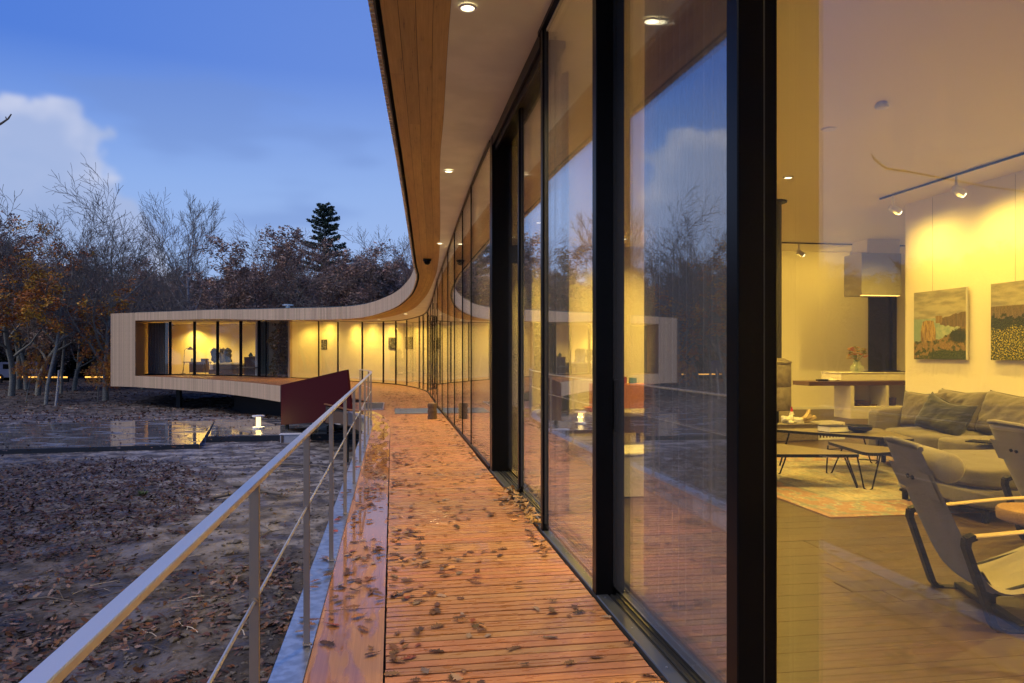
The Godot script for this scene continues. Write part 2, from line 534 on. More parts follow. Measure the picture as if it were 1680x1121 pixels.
func puddle_picture() -> Array:
	# the wide plank along the deck's edge: pale orange timber, darker where wet, mirror-smooth where water stands
	var w = 256
	var h = 1024
	var al = Image.create(w, h, false, Image.FORMAT_RGB8)
	var ro = Image.create(w, h, false, Image.FORMAT_RGB8)
	var he = Image.create(w, h, false, Image.FORMAT_RGB8)
	var n1 = noise(1.0, 301, 4)
	var n2 = noise(1.0, 302, 3)
	for y in h:
		for x in w:
			var fx = float(x) / w
			var fy = float(y) / h * 11.0
			var p = n1.get_noise_2d(fx * 1.3, fy * 0.9) + 0.2 * n2.get_noise_2d(fx * 6.0, fy * 4.0) + 0.22 + 0.25 * smooth(3.4, 4.6, fy)
			p -= 0.5 * smooth(0.86, 1.0, fx) + 0.35 * smooth(0.1, 0.0, fx)
			var g = n2.get_noise_2d(fx * 60.0, fy * 1.3) * 0.5 + n1.get_noise_2d(fx * 14.0, fy * 0.7) * 0.5
			var c = L(0.25, 0.112, 0.047).lerp(L(0.36, 0.18, 0.083), clampf(0.5 + g, 0, 1))
			var wt = smooth(-0.05, 0.4, p)
			c = c.lerp(Color(c.r * 0.9, c.g * 0.87, c.b * 0.85), wt)
			al.set_pixel(x, y, c)
			var r = lerpf(0.45, 0.07, wt)
			ro.set_pixel(x, y, Color(r, r, r))
			var hh = 0.5 + g * 0.3 * (1.0 - wt)
			he.set_pixel(x, y, Color(hh, hh, hh))
	return [ImageTexture.create_from_image(al), ImageTexture.create_from_image(ro), ImageTexture.create_from_image(he)]

# ---------------------------------------------------------------- plan lines
func make_lines():
	var hg = [2.4, 2.4, 2.4, 2.4, 2.35, 1.92, 1.78, 1.58, 1.38, 1.38, 1.55, 1.79, 1.84, 1.9, 1.92]
	var ss = [-2.0, 2.0, 5.2, 7.5, 10.4, 16.5, 18.5]
	for k in 7:
		var p = W(ss[k], 1.1)
		GL.append(Vector3(p.x, hg[k], -p.z))
	var gx = [[-2.33, 21.9], [-3.15, 26.6], [-5.0, 31.6], [-8.7, 36.3], [-11.8, 40.0], [-15.4, 42.6], [-20.5, 45.0], [-22.6, 45.7]]
	for k in 8: GL.append(Vector3(gx[k][0], hg[7 + k], gx[k][1]))
	var es = [[-2.0, -0.49], [2.0, -0.29], [5.18, -0.133], [7.48, -0.018], [10.4, 0.139], [16.5, 0.475], [18.5, 0.6]]
	var he = [2.4, 2.4, 2.4, 2.4, 2.35, 2.0, 1.8, 1.6, 1.405, 1.30, 1.375, 1.56, 1.745, 1.85, 1.95]
	for k in 7:
		var p = W(es[k][0], es[k][1])
		EV.append(Vector3(p.x, he[k], -p.z))
	var ex = [[-3.0, 21.6], [-4.1, 24.7], [-6.0, 28.0], [-9.47, 30.75], [-12.2, 34.5], [-15.1, 38.0], [-18.6, 41.3], [-22.3, 44.4]]
	for k in 8: EV.append(Vector3(ex[k][0], he[7 + k], ex[k][1]))
	for k in 7:
		var p = W([-2.0, 2.0, 5.2, 7.5, 10.4, 16.5, 18.5][k], 13.0)
		BK.append(Vector3(p.x, hg[k], -p.z))
	var bx = [[4.0, 25.0], [0.0, 30.0], [-2.5, 35.5], [-5.5, 40.5], [-8.8, 44.5], [-13.0, 48.0], [-18.5, 50.0], [-22.6, 51.0]]
	for k in 8: BK.append(Vector3(bx[k][0], hg[7 + k], bx[k][1]))

func wing_edge() -> Array:
	return [Vector3(-9.47, 0, 30.75), Vector3(-12.2, 0, 34.5), Vector3(-15.1, 0, 38.0), Vector3(-18.6, 0, 41.3), Vector3(-22.3, 0, 44.4)]

func slab4(mb, a: Vector3, b: Vector3, y0: float, ya: float, yb: float, th: float):
	# upright pane from a to b, its tops at ya and yb
	var t = (b - a); t.y = 0; t = t.normalized()
	var o = Vector3(-t.z, 0, t.x) * th / 2
	var lo = []
	var hi = []
	for q in [[a, ya, -1], [b, yb, -1], [b, yb, 1], [a, ya, 1]]:
		lo.append(Vector3(q[0].x, y0, q[0].z) + o * q[2])
		hi.append(Vector3(q[0].x, q[1], q[0].z) + o * q[2])
	mb.hexa(lo, hi)

func make_house():
	var H = thing("villa", "curved single storey villa clad in pale timber slats with a long black framed glass front", "house")
	# --- roof, soffit, eave
	var N = 168
	var mw = [0.40, 0.40, 0.41, 0.45, 0.51, 0.82, 0.80, 0.62, 0.45, 0.36, 0.34, 0.34, 0.34, 0.34, 0.34]
	var mc = []
	for k in 15: mc.append(Vector3(mw[k], 0, 0))
	var re = []
	var rw = []
	var rc = []
	var uw = []
	var top = []
	var len = 0.0
	var last = null
	for k in N + 1:
		var u = 14.0 * k / N
		var e = cp(EV, u)
		var g = cp(GL, u)
		var n = nrm(EV, u)
		var ei = e + n * 0.05
		var m = ei.lerp(g, crv(mc, u).x)
		if last != null: len += (e - last).length()
		last = e
		var width = (m - ei).length()
		rw.append([ei, ei.lerp(m, 0.5), m])
		uw.append([Vector2(len, 0), Vector2(len, width * 0.5), Vector2(len, width)])
		rc.append([m, m.lerp(g, 0.5), g + n * 0.03])
		var b = cp(BK, u)
		top.append([e + n * 0.03 + Vector3.UP * 0.46, Vector3(g.x, g.y + 0.62, g.z), Vector3(b.x, maxf(b.y, 2.9) + 0.72, b.z)])
	var mb: MB
	for lane in 4:
		var lr0 = []
		var lu = []
		for k in N + 1:
			var a = rw[k][0]; var b = rw[k][2]
			var w = (b - a).length()
			var f0 = lane / 4.0 + 0.0016 / w; var f1 = (lane + 1) / 4.0 - 0.0016 / w
			lr0.append([a.lerp(b, f0), a.lerp(b, f1)])
			lu.append([Vector2(uw[k][0].x + lane * 1.7, lane * 0.27), Vector2(uw[k][0].x + lane * 1.7, lane * 0.27 + w * 0.25)])
		# each lane is a row of planks butted end to end
		var st = [0, 31 + lane * 7, 58 + (lane * 11) % 17, 90 + (lane * 5) % 13, 128 + (lane * 7) % 15, N]
		for j in 5:
			mb = MB.new()
			var rr = lr0.slice(st[j], st[j + 1] + 1).map(func(q): return q.duplicate())
			var d0 = (rr[1][0] - rr[0][0]).normalized() * 0.0025
			for q in 2: rr[0][q] += d0 + Vector3.UP * 0.0
			mb.grid(rr, true, lu.slice(st[j], st[j + 1] + 1))
			obj("eave_plank", mb, [M.eave_wood, M.eave_wood2, M.eave_wood3][(lane + j * 2) % 3], H)
	mb = MB.new()
	var bkg = []
	for k in N + 1: bkg.append([rw[k][0] + Vector3.UP * 0.02, rw[k][2] + Vector3.UP * 0.02])
	mb.grid(bkg, true); obj("eave_backing", mb, M.black_matt, H)
	mb = MB.new(); mb.grid(rc, true); obj("soffit", mb, M.soffit, H)
	mb = MB.new(); mb.grid(top, false)
	var roofm = mat(Color.WHITE, 0.95)
	roofm.albedo_texture = ntex(0.03, 111, [L(0.012, 0.035, 0.026), L(0.03, 0.06, 0.04), L(0.06, 0.045, 0.03)], [0.3, 0.6, 0.8])
	tri(roofm, Vector3(0.5, 0.5, 0.5), Vector3.ZERO, true)
	obj("green_roof", mb, roofm, H)
	# dark gutter lip and planting edge above the slats
	mb = MB.new()
	var lip = []
	var lip2 = []
	for k in N + 1:
		var u = 14.0 * k / N
		var e = cp(EV, u); var n = nrm(EV, u)
		lip.append([e + n * 0.02 + Vector3.UP * 0.0, e + n * 0.02 + Vector3.UP * 0.475])
		lip2.append([e - n * 0.02 + Vector3.UP * 0.468, e + n * 0.05 + Vector3.UP * 0.50])
	mb.grid(lip, false); obj("fascia_backing", mb, mat(L(0.03, 0.022, 0.016), 0.9), H)
	mb = MB.new(); mb.grid(lip2, false); obj("roof_edge", mb, mat(L(0.012, 0.03, 0.024), 0.7), H)
	# --- slats of the fascia: near ones one by one, the rest joined
	var far = MB.new(); far.tinted = true
	var sm = []
	for k in 4:
		var q = MB.new(); q.tinted = true
		var f = [0.62, 0.8, 0.95, 0.72][k]
		q.col = Color(0.56 * f, 0.43 * f, 0.32 * f)
		q.box(Vector3(0, 0.23, 0), Vector3(0.062, 0.468, 0.034))
		sm.append(q.mesh())
	var acc = 0.0
	var prev = cp(EV, 0.9)
	var u2 = 0.9
	var nslat = 0
	while u2 < 14.0:
		u2 += 0.0015
		var p = cp(EV, u2)
		acc += (p - prev).length()
		prev = p
		if acc > 0.082:
			acc = 0.0
			var n = nrm(EV, u2)
			var s = -p.z * CS - p.x * SN
			var bs = Basis(n.cross(Vector3.UP) * -1.0, Vector3.UP, n * -1.0)
			if s < 9.0:
				nslat += 1
				var o = part("fascia_slat", sm[rng.randi() % 4], M.slat, H, p - n * 0.012)
				o.basis = Basis(Vector3.UP.cross(n), Vector3.UP, n)
			else:
				var f = rng.randf_range(0.76, 1.04)
				far.col = Color(0.63 * f, 0.475 * f * rng.randf_range(0.97, 1.02), 0.315 * f)
				far.box(p - n * 0.012 + Vector3.UP * 0.23, Vector3(0.072, 0.468, 0.034), 0.0, Basis(Vector3.UP.cross(n), Vector3.UP, n))
	# skirt under the wing's deck
	var we = wing_edge()
	var uu = 0.0
	acc = 0.0
	prev = cp(we, 0.0, 0.0)
	while uu < 4.0:
		uu += 0.001
		var p = cp(we, uu, 0.0)
		acc += (p - prev).length()
		prev = p
		if acc > 0.082:
			acc = 0.0
			var n = nrm(we, minf(uu, 3.99))
			var f = rng.randf_range(0.76, 1.04)
			far.col = Color(0.63 * f, 0.475 * f * rng.randf_range(0.97, 1.02), 0.315 * f)
			far.box(p - n * 0.012 + Vector3.UP * -0.36, Vector3(0.072, 0.66, 0.034), 0.0, Basis(Vector3.UP.cross(n), Vector3.UP, n))
	# the closed end of the wing
	var ea = XD(-22.3, 44.4); var eb = XD(-24.3, 45.42)
	var en = (eb - ea).normalized()
	var eo = Vector3(-en.z, 0, en.x)
	for k in 27:
		var p = ea.lerp(eb, (k + 0.5) / 27.0)
		var f = rng.randf_range(0.76, 1.04)
		far.col = Color(0.63 * f, 0.475 * f * rng.randf_range(0.97, 1.02), 0.315 * f)
		var tp = 1.95 + EYE + 0.46
		far.box(Vector3(p.x, (tp - 0.69) / 2, p.z) - eo * 0.012, Vector3(0.066, tp + 0.69, 0.034), 0.0, Basis(en, Vector3.UP, Vector3.UP.cross(en) * -1.0))
	tag(obj("cladding_slats", far, M.slat, H), "", "", "", "stuff")
	mb = MB.new()
	mb.prism(PackedVector2Array([Vector2(-22.32, -44.45), Vector2(-24.3, -45.46), Vector2(-24.35, -52.0), Vector2(-22.5, -51.6)]), -0.68, 3.68)
	var em = wood(L(0.36, 0.21, 0.10), L(0.46, 0.28, 0.14), Vector3(3, 0.4, 3), Vector3(0.7, 0, 0), 0.6)
	obj("wing_end", mb, em, H)
	# floor structure of the wing
	mb = MB.new()
	var fl = []
	var un = []
	for k in 41:
		var a = cp(we, 4.0 * k / 40, 0.0)
		var u = 10.0 + 4.0 * k / 40
		var b = cp(BK, u, 0.0)
		fl.append([a + Vector3.UP * -0.69, a.lerp(b, 0.5) + Vector3.UP * -0.69, b + Vector3.UP * -0.69])
		un.append([a + nrm(we, minf(4.0 * k / 40, 3.99)) * 0.03 + Vector3.UP * -0.69, a + nrm(we, minf(4.0 * k / 40, 3.99)) * 0.03 + Vector3.UP * -0.045])
	mb.grid(fl, true); mb.grid(un, false)
	obj("wing_underside", mb, M.black_matt, H)
	for q in [[-19.95, 44.9], [-13.5, 40.5]]:
		mb = MB.new(); mb.box(XD(q[0], q[1], -1.3), Vector3(0.26, 1.3, 0.26), 0.01); obj("column", mb, M.black_matt, H)
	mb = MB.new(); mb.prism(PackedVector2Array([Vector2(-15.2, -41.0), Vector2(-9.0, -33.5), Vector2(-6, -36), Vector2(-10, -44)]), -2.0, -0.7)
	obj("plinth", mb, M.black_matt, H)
	make_inside(H)
	make_glazing(H)

func make_inside(H):
	var mb = MB.new()
	# floors and ceilings behind the curved glass
	var rows = []
	var cei = []
	for k in 97:
		var u = 4.9 + 9.1 * k / 96
		var g = cp(GL, u); var b = cp(BK, u); var n = nrm(GL, u)
		var f0 = Vector3(g.x, 0.002, g.z) + n * 0.04
		var f1 = Vector3(b.x, 0.002, b.z)
		rows.append([f0, f0.lerp(f1, 0.5), f1])
		cei.append([g + n * 0.03, Vector3(b.x, g.y, b.z)])
	mb.grid(rows, false)
	var fm = wood(L(0.22, 0.15, 0.09), L(0.30, 0.21, 0.13), Vector3(1, 1, 4), Vector3(0.9, 0, 0), 0.4)
	obj("wing_floor", mb, fm, H)
	mb = MB.new(); mb.grid(cei, true); obj("wing_ceiling", mb, M.wall, H)
	# curved corridor wall that carries the wall washers
	var wa = MB.new()
	var pr = []
	var us = []
	for k in 61:
		var u = 5.0 + 6.02 * k / 60
		var n = nrm(GL, u)
		var p = cp(GL, u, 0.0) + n * 1.9
		pr.append([p, Vector3(p.x, cp(GL, u).y + 0.05, p.z)])
		us.append([p + n * 0.2, Vector3(p.x, cp(GL, u).y + 0.05, p.z) + n * 0.2])
	wa.grid(pr, false); wa.grid(us, true)
	obj("corridor_wall", wa, M.wall, H)
	var sk = MB.new()
	var rr = []
	for q in pr: rr.append([q[0] + Vector3(0, 0.0, 0.0), q[0] + Vector3(0, 0.08, 0)])
	for k in rr.size():
		var n = nrm(GL, 5.0 + 6.02 * k / 60)
		rr[k] = [rr[k][0] - n * 0.015, rr[k][1] - n * 0.015, rr[k][1]]
	sk.grid(rr, false); obj("skirting", sk, M.white, H)
	# partition between corridor and bedroom: timber jamb, wall, dark panel
	var p0 = cp(GL, 11.01, 0.0); var n0 = nrm(GL, 11.01)
	mb = MB.new(); slab4(mb, p0 + n0 * 0.06, p0 + n0 * 2.0, 0.004, 3.08, 3.08, 0.1); obj("partition_wall", mb, M.wall, H)
	mb = MB.new(); slab4(mb, p0 - n0 * 0.10, p0 + n0 * 0.055, 0.0, 3.07, 3.07, 0.17); obj("timber_jamb", mb, M.leather, H)
	var pa = cp(GL, 11.09, 0.0); var pb = cp(GL, 11.56, 0.0)
	mb = MB.new(); slab4(mb, pa + n0 * 0.9, pb + n0 * 0.9, 0.004, 3.1, 3.1, 0.06); obj("dark_panel", mb, M.black_matt, H)
	# bedroom
	mb = MB.new()
	var bw = [Vector3(-9.6, 0, -43.9), Vector3(-13.4, 0, -46.9), Vector3(-18.2, 0, -48.7), Vector3(-22.55, 0, -49.4)]
	for k in 3: slab4(mb, bw[k], bw[k + 1], 0.004, 3.24, 3.24, 0.12)
	obj("bedroom_wall", mb, M.wall, H)
	mb = MB.new(); slab4(mb, Vector3(-15.0, 0, -43.9), Vector3(-14.2, 0, -46.9), 0.004, 3.15, 3.15, 0.1); obj("bedroom_partition", mb, M.wall, H)
	# living room shell
	var lr = Node3D.new(); lr.name = "living_room"; H.add_child(lr, true); lr.rotation.y = PHI
	var base = MB.new()
	base.box(Vector3(7.05, -0.15, -7.0), Vector3(11.9, 0.29, 18.0)); obj("subfloor", base, M.black_matt, lr)
	mb = MB.new(); mb.box(Vector3(7.06, 3.75, -7.0), Vector3(11.9, 0.2, 18.1)); obj("ceiling", mb, M.wall, lr)
	mb = MB.new(); mb.box(Vector3(8.0, 1.825, -16.06), Vector3(10.0, 3.65, 0.12)); obj("rear_wall", mb, M.wall, lr)
	mb = MB.new()
	mb.box(Vector3(8.15, 1.825, -4.25), Vector3(0.3, 3.65, 12.8))
	mb.lathe([Vector2(0.15, 0), Vector2(0.15, 3.65)], 24, Vector3(8.15, 0, -10.65))
	obj("picture_wall", mb, M.wall, lr)
	mb = MB.new(); mb.box(Vector3(7.06, 1.825, 2.06), Vector3(11.9, 3.65, 0.12)); obj("end_wall", mb, M.wall, lr)
	mb = MB.new(); mb.box(Vector3(12.95, 1.825, -7.0), Vector3(0.12, 3.65, 18.0)); obj("side_wall", mb, M.wall, lr)
	mb = MB.new(); mb.box(Vector3(7.985, 0.035, -4.2), Vector3(0.016, 0.07, 12.6)); mb.box(Vector3(8.0, 0.035, -15.99), Vector3(10.0, 0.07, 0.016)); obj("skirting", mb, M.white, lr)
	# head above the soffit line, between the glass top and the high ceiling
	mb = MB.new()
	var hd = []
	for k in 30:
		var u = 5.4 * k / 29
		var g = cp(GL, u); var n = nrm(GL, u)
		hd.append([g + n * 0.05, Vector3(g.x, 3.75, g.z) + n * 0.05])
	mb.grid(hd, false); obj("glazing_head", mb, M.wall, H)
	# floorboards, one by one where they show large
	var far = MB.new()
	var ms = MB.new(); ms.box(Vector3.ZERO, Vector3(1.9, 0.014, 0.176), 0.0015)
	var bm = ms.mesh()
	var cnt = 0
	for r in 101:
		var z = 1.9 - r * 0.178
		var x = 1.32 + rng.randf_range(-0.9, 0.0)
		while x < 12.9:
			var x0 = maxf(x, 1.3)
			var x1 = minf(x + 1.9, 12.92)
			var full = x0 == x and x1 == x + 1.9
			if x1 - x0 > 0.05:
				if z < -1.0 and z > -9.0 and x < 7.0 and full and cnt < 190:
					cnt += 1
					part("floorboard", bm, M.floor[rng.randi() % 5], lr, Vector3(x + 0.95, 0.003 + rng.randf() * 0.0008, z))
				else:
					far.box(Vector3((x0 + x1) / 2, 0.0034, z), Vector3(x1 - x0 - 0.003, 0.013, 0.175))
			x += 1.903
	tag(obj("far_floorboards", far, M.floor[2], lr), "", "", "", "stuff")

func make_glazing(H):
	var F = Node3D.new(); F.name = "sliding_front"; H.add_child(F, true); F.rotation.y = PHI
	# in this frame: x = t, z = -s
	var top = 3.70
	var post = func(nm, t0, t1, s0, s1, y1 = 3.70):
		var mb = MB.new(); mb.box(Vector3((t0 + t1) / 2, y1 / 2, -(s0 + s1) / 2), Vector3(t1 - t0, y1, s1 - s0), 0.004)
		return obj(nm, mb, M.black, F)
	# nearest: stile of the open pane beside the camera, with its stepped meeting stile
	var p = post.call("post", 1.08, 1.172, 2.23, 2.312)
	var mb = MB.new(); mb.box(Vector3(1.198, top / 2, -2.285), Vector3(0.052, top, 0.08), 0.003); obj("meeting_stile", mb, M.black, p)
	mb = MB.new(); mb.box(Vector3(1.175, top / 2, -2.24), Vector3(0.005, top, 0.004)); obj("seal", mb, mat(L(0.05, 0.05, 0.055), 0.4), p)
	p = post.call("post", 1.08, 1.177, 3.895, 3.972)
	mb = MB.new(); mb.box(Vector3(1.211, top / 2, -3.955), Vector3(0.066, top, 0.08), 0.003); obj("meeting_stile", mb, M.black, p)
	p = post.call("post", 1.086, 1.31, 8.17, 8.37)
	post.call("mullion", 1.083, 1.132, 5.36, 5.43)
	post.call("mullion", 1.17, 1.212, 6.9, 6.97)
	# double glazed panes
	var pane = func(t, s0, s1, y0, y1, two = true):
		var g = MB.new(); g.box(Vector3(t, (y0 + y1) / 2, -(s0 + s1) / 2), Vector3(0.008, y1 - y0, s1 - s0))
		var o = obj("glass_pane", g, M.glass, F)
		if two:
			g = MB.new(); g.box(Vector3(t + 0.03, (y0 + y1) / 2, -(s0 + s1) / 2), Vector3(0.008, y1 - y0, s1 - s0))
			obj("inner_glass", g, M.glass, o)
	pane.call(1.225, -2.0, 2.27, 0.03, 3.69, false)
	pane.call(1.18, 2.30, 3.93, 0.05, 3.69)
	pane.call(1.11, 3.972, 5.36, 0.035, 3.69)
	pane.call(1.2, 5.40, 6.92, 0.05, 3.66)
	pane.call(1.27, 6.95, 8.19, 0.05, 3.66)
	# sill channel and tracks
	mb = MB.new(); mb.box(Vector3(1.115, -0.06, -3.2), Vector3(0.066, 0.13, 10.4), 0.004); obj("sill", mb, mat(L(0.10, 0.11, 0.12), 0.3, 0.6), F)
	mb = MB.new(); mb.box(Vector3(1.225, -0.08, -3.2), Vector3(0.15, 0.1, 10.4)); obj("track_bed", mb, M.black, F)
	for t in [1.165, 1.2, 1.225, 1.27]:
		mb = MB.new(); mb.box(Vector3(t, -0.02, -3.2), Vector3(0.009, 0.05, 10.4)); obj("track_rail", mb, mat(L(0.06, 0.065, 0.07), 0.3, 0.7), F)
	mb = MB.new(); mb.box(Vector3(1.30, -0.03, -3.2), Vector3(0.02, 0.09, 10.4)); obj("inner_threshold", mb, M.black, F)
	# head rails of the sliding panes
	mb = MB.new(); mb.box(Vector3(1.19, 3.66, -6.9), Vector3(0.20, 0.14, 2.8), 0.004); obj("head_rail", mb, M.black, F)
	mb = MB.new(); mb.box(Vector3(1.13, 3.56, -6.9), Vector3(0.03, 0.07, 2.8), 0.004); obj("head_rail", mb, M.black, F)
	mb = MB.new(); mb.box(Vector3(1.10, 3.69, -1.9), Vector3(0.05, 0.05, 7.2), 0.004); obj("head_rail", mb, M.black, F)
	# rubber gaskets beside the panes and screw heads on the tracks
	var gk = mat(L(0.022, 0.022, 0.024), 0.55)
	for q in [[1.175, 2.325], [1.176, 3.905], [1.105, 3.98], [1.105, 5.353], [1.195, 5.437], [1.195, 6.895]]:
		mb = MB.new(); mb.box(Vector3(q[0], 1.86, -q[1]), Vector3(0.012, 3.6, 0.009)); obj("gasket", mb, gk, F)
	for k in 14:
		mb = MB.new(); mb.tube([Vector3(1.118, 0.004, -(1.6 + k * 0.45)), Vector3(1.118, 0.0075, -(1.6 + k * 0.45))], [0.006, 0.005], 8); obj("screw", mb, M.galv, F)
	# door handle on the sliding pane
	mb = MB.new(); mb.box(Vector3(1.19, 1.02, -3.885), Vector3(0.03, 0.28, 0.03), 0.006); obj("door_handle", mb, M.black, F)
	# frameless panes along the straight, then round the curve
	var cut = []
	for s in [8.37, 10.45, 11.75, 13.3, 14.9, 16.6, 18.4, 20.0, 21.6, 23.2]: cut.append(uat(GL, s))
	cut.append_array([7.75, 8.01, 8.192, 8.67, 8.952, 9.188, 9.512, 9.898, 10.314, 10.99])
	for k in cut.size() - 1:
		var a = cp(GL, cut[k]); var b = cp(GL, cut[k + 1])
		mb = MB.new(); slab4(mb, a, b, 0.02, a.y + 0.02, b.y + 0.02, 0.012)
		var o = obj("glass_pane", mb, M.glass, H)
		if k < 6:
			mb = MB.new(); var n = nrm(GL, cut[k]) * 0.03; slab4(mb, a + n, b + n, 0.02, a.y + 0.02, b.y + 0.02, 0.008); obj("inner_glass", mb, M.glass, o)
		if k > 0:
			mb = MB.new()
			var n = nrm(GL, cut[k])
			var wd = 0.014 if k < 11 else 0.07
			var t = Vector3(n.z, 0, -n.x)
			mb.box(Vector3(a.x, (a.y + 0.02) / 2, a.z) + n * 0.01, Vector3(wd, a.y + 0.02, 0.05), 0.0, Basis(t, Vector3.UP, n))
			obj("mullion", mb, M.black, H)
		# base profile and head line
		mb = MB.new(); slab4(mb, a, b, -0.02, 0.03, 0.03, 0.045); obj("base_profile", mb, M.black, H)
		mb = MB.new()
		var dn = Vector3.UP * 0.03
		slab4(mb, a, b, 0.0, 0.03, 0.03, 0.04)
		for q in mb.v.size():
			var f = clampf((Vector2(mb.v[q].x - a.x, mb.v[q].z - a.z)).length() / maxf((b - a).length(), 0.01), 0, 1)
			mb.v[q].y += lerpf(a.y, b.y, f) - 0.025
		obj("head_profile", mb, M.black, H)
	# hinges and lock of the glass door in the straight
	for q in [[20.0, 2.55], [20.0, 2.2], [20.0, 1.5], [20.0, 0.35]]:
		var ps = W(q[0], 1.075, q[1]); mb = MB.new(); mb.box(ps, Vector3(0.03, 0.17 if q[1] > 2 else 0.3, 0.09), 0.006, Basis(Vector3.UP, PHI)); obj("door_fitting", mb, M.black, H)
	# bedroom windows: broad black frames
	var bc = [11.54, 11.676, 12.004, 12.328, 12.624, 13.008, 13.776]
	for k in bc.size() - 1:
		var a = cp(GL, bc[k]); var b = cp(GL, bc[k + 1])
		mb = MB.new(); slab4(mb, a, b, 0.05, a.y, b.y, 0.012); obj("window_pane", mb, M.glass, H)
		mb = MB.new(); slab4(mb, a, b, 0.0, 0.06, 0.06, 0.06); obj("window_sill", mb, M.black, H)
		for q in ([a] if k > 0 else []):
			var n = nrm(GL, bc[k]); var t = Vector3(n.z, 0, -n.x)
			mb = MB.new(); mb.box(Vector3(q.x, q.y / 2, q.z), Vector3(0.17, q.y, 0.08), 0.004, Basis(t, Vector3.UP, n)); obj("window_post", mb, M.black, H)
	var pa = cp(GL, 11.03); var pb = cp(GL, 11.54)
	mb = MB.new(); slab4(mb, pa, pb, 0.05, pa.y, pb.y, 0.012); obj("window_pane", mb, M.glass, H)
	mb = MB.new(); slab4(mb, pb + nrm(GL, 11.54) * 0.05, pb - nrm(GL, 11.54) * 0.02, 0.0, pb.y, pb.y, 0.06); obj("window_post", mb, M.black, H)

func downlight_or_fill(H, at: Vector3, e: float, ang: float, col: Color, aim = null, lit = true):
	var mb = MB.new(); mb.lathe([Vector2(0.062, 0.004), Vector2(0.068, -0.006), Vector2(0.048, -0.008), Vector2(0.046, 0.0)], 20)
	var o = obj("downlight_or_fill", mb, M.white, H); o.position = at
	mb = MB.new(); mb.poly([Vector3(-0.047, -0.003, 0), Vector3(-0.033, -0.003, 0.033), Vector3(0, -0.003, 0.047), Vector3(0.033, -0.003, 0.033), Vector3(0.047, -0.003, 0), Vector3(0.033, -0.003, -0.033), Vector3(0, -0.003, -0.047), Vector3(-0.033, -0.003, -0.033)], Vector3.DOWN)
	obj("lamp_lens", mb, M.lamp_white, o)
	if lit: spot(at + Vector3(0, -0.03, 0), at + Vector3(0, -2, 0) if aim == null else aim, e, ang, col, 0.045)

func make_lights():
	var H = get_node("villa")
	var warm = Color(1.0, 0.87, 0.60)
	var amber = Color(1.0, 0.83, 0.345)
	# eave downlights over the boardwalk
	for q in [[0.2, 0.45], [5.16, 0.516], [9.74, 0.727], [14.3, 0.9]]:
		var u = uat(GL, q[0])
		var e = cp(EV, u); var g = cp(GL, u)
		downlight_or_fill(H, W(q[0], q[1], lerpf(e.y, g.y, 0.6) - 0.012), 9.0 if q[0] > 2.0 else 6.0, 50.0 if q[0] > 2.0 else 40.0, warm)
	for q in [[8.1, 0.55], [8.9, 0.5], [9.6, 0.6], [10.6, 0.7]]:
		var e = cp(EV, q[0]); var g = cp(GL, q[0])
		var p = e.lerp(g, q[1])
		downlight_or_fill(H, p + Vector3(0, -0.015, 0), 5.0, 60.0, warm)
	# wall washers of the corridor
	for u in [5.4, 6.3, 7.0, 7.5, 8.0, 8.45, 8.85, 9.2, 9.6, 9.9, 10.25, 10.84]:
		var n = nrm(GL, u)
		var g = cp(GL, u)
		var p = g + n * 1.05 + Vector3(0, -0.012, 0)
		downlight_or_fill(H, p, 6.0, 78.0, amber, p + n * 0.55 + Vector3(0, -2, 0))
	# bedroom
	for q in [[-19.6, 47.6], [-16.6, 46.2], [-20.8, 48.4]]:
		downlight_or_fill(H, XD(q[0], q[1], 3.12), 12.0, 70.0, amber)
	# living room: first lamp real, the rest unseen lamps added to brighten the room
	for q in [[9.29, 5.22], [12.3, 5.2], [6.2, 2.9], [2.6, 3.1], [2.4, 6.2], [-0.4, 4.6], [13.2, 2.6], [12.6, 9.6], [9.0, 2.8], [14.6, 7.0], [5.6, 6.2], [14.8, 4.7], [14.9, 2.4]]:
		downlight_or_fill(H, W(q[0], q[1], 3.646), 14.5, 76.0, amber)

# ---------------------------------------------------------------- boardwalk and railing
func deck_outline() -> PackedVector2Array:
	# (s, t) seen from above
	var p = PackedVector2Array()
	for q in [[9.6, -0.03], [13.2, -0.03], [14.6, -0.07], [15.8, -0.2], [17.1, -0.42], [17.6, -0.95], [20.0, -1.75], [20.4, -0.5], [24.0, -1.7], [27.5, -2.9]]: p.append(Vector2(q[0], q[1]))
	var we = wing_edge()
	for k in 13:
		var e = crv(we, 4.0 * k / 12)
		p.append(Vector2(e.z * CS - e.x * SN, e.x * CS + e.z * SN))
	for k in 60:
		var u = 13.95 - (13.95 - 3.7) * k / 59
		var e = crv(GL, u); var n = nrm(GL, u)
		var w = Vector3(e.x, 0, -e.z) - n * 0.03
		var z = -w.z
		p.append(Vector2(z * CS - w.x * SN, w.x * CS + z * SN))
	p.append(Vector2(9.6, 1.06))
	return p

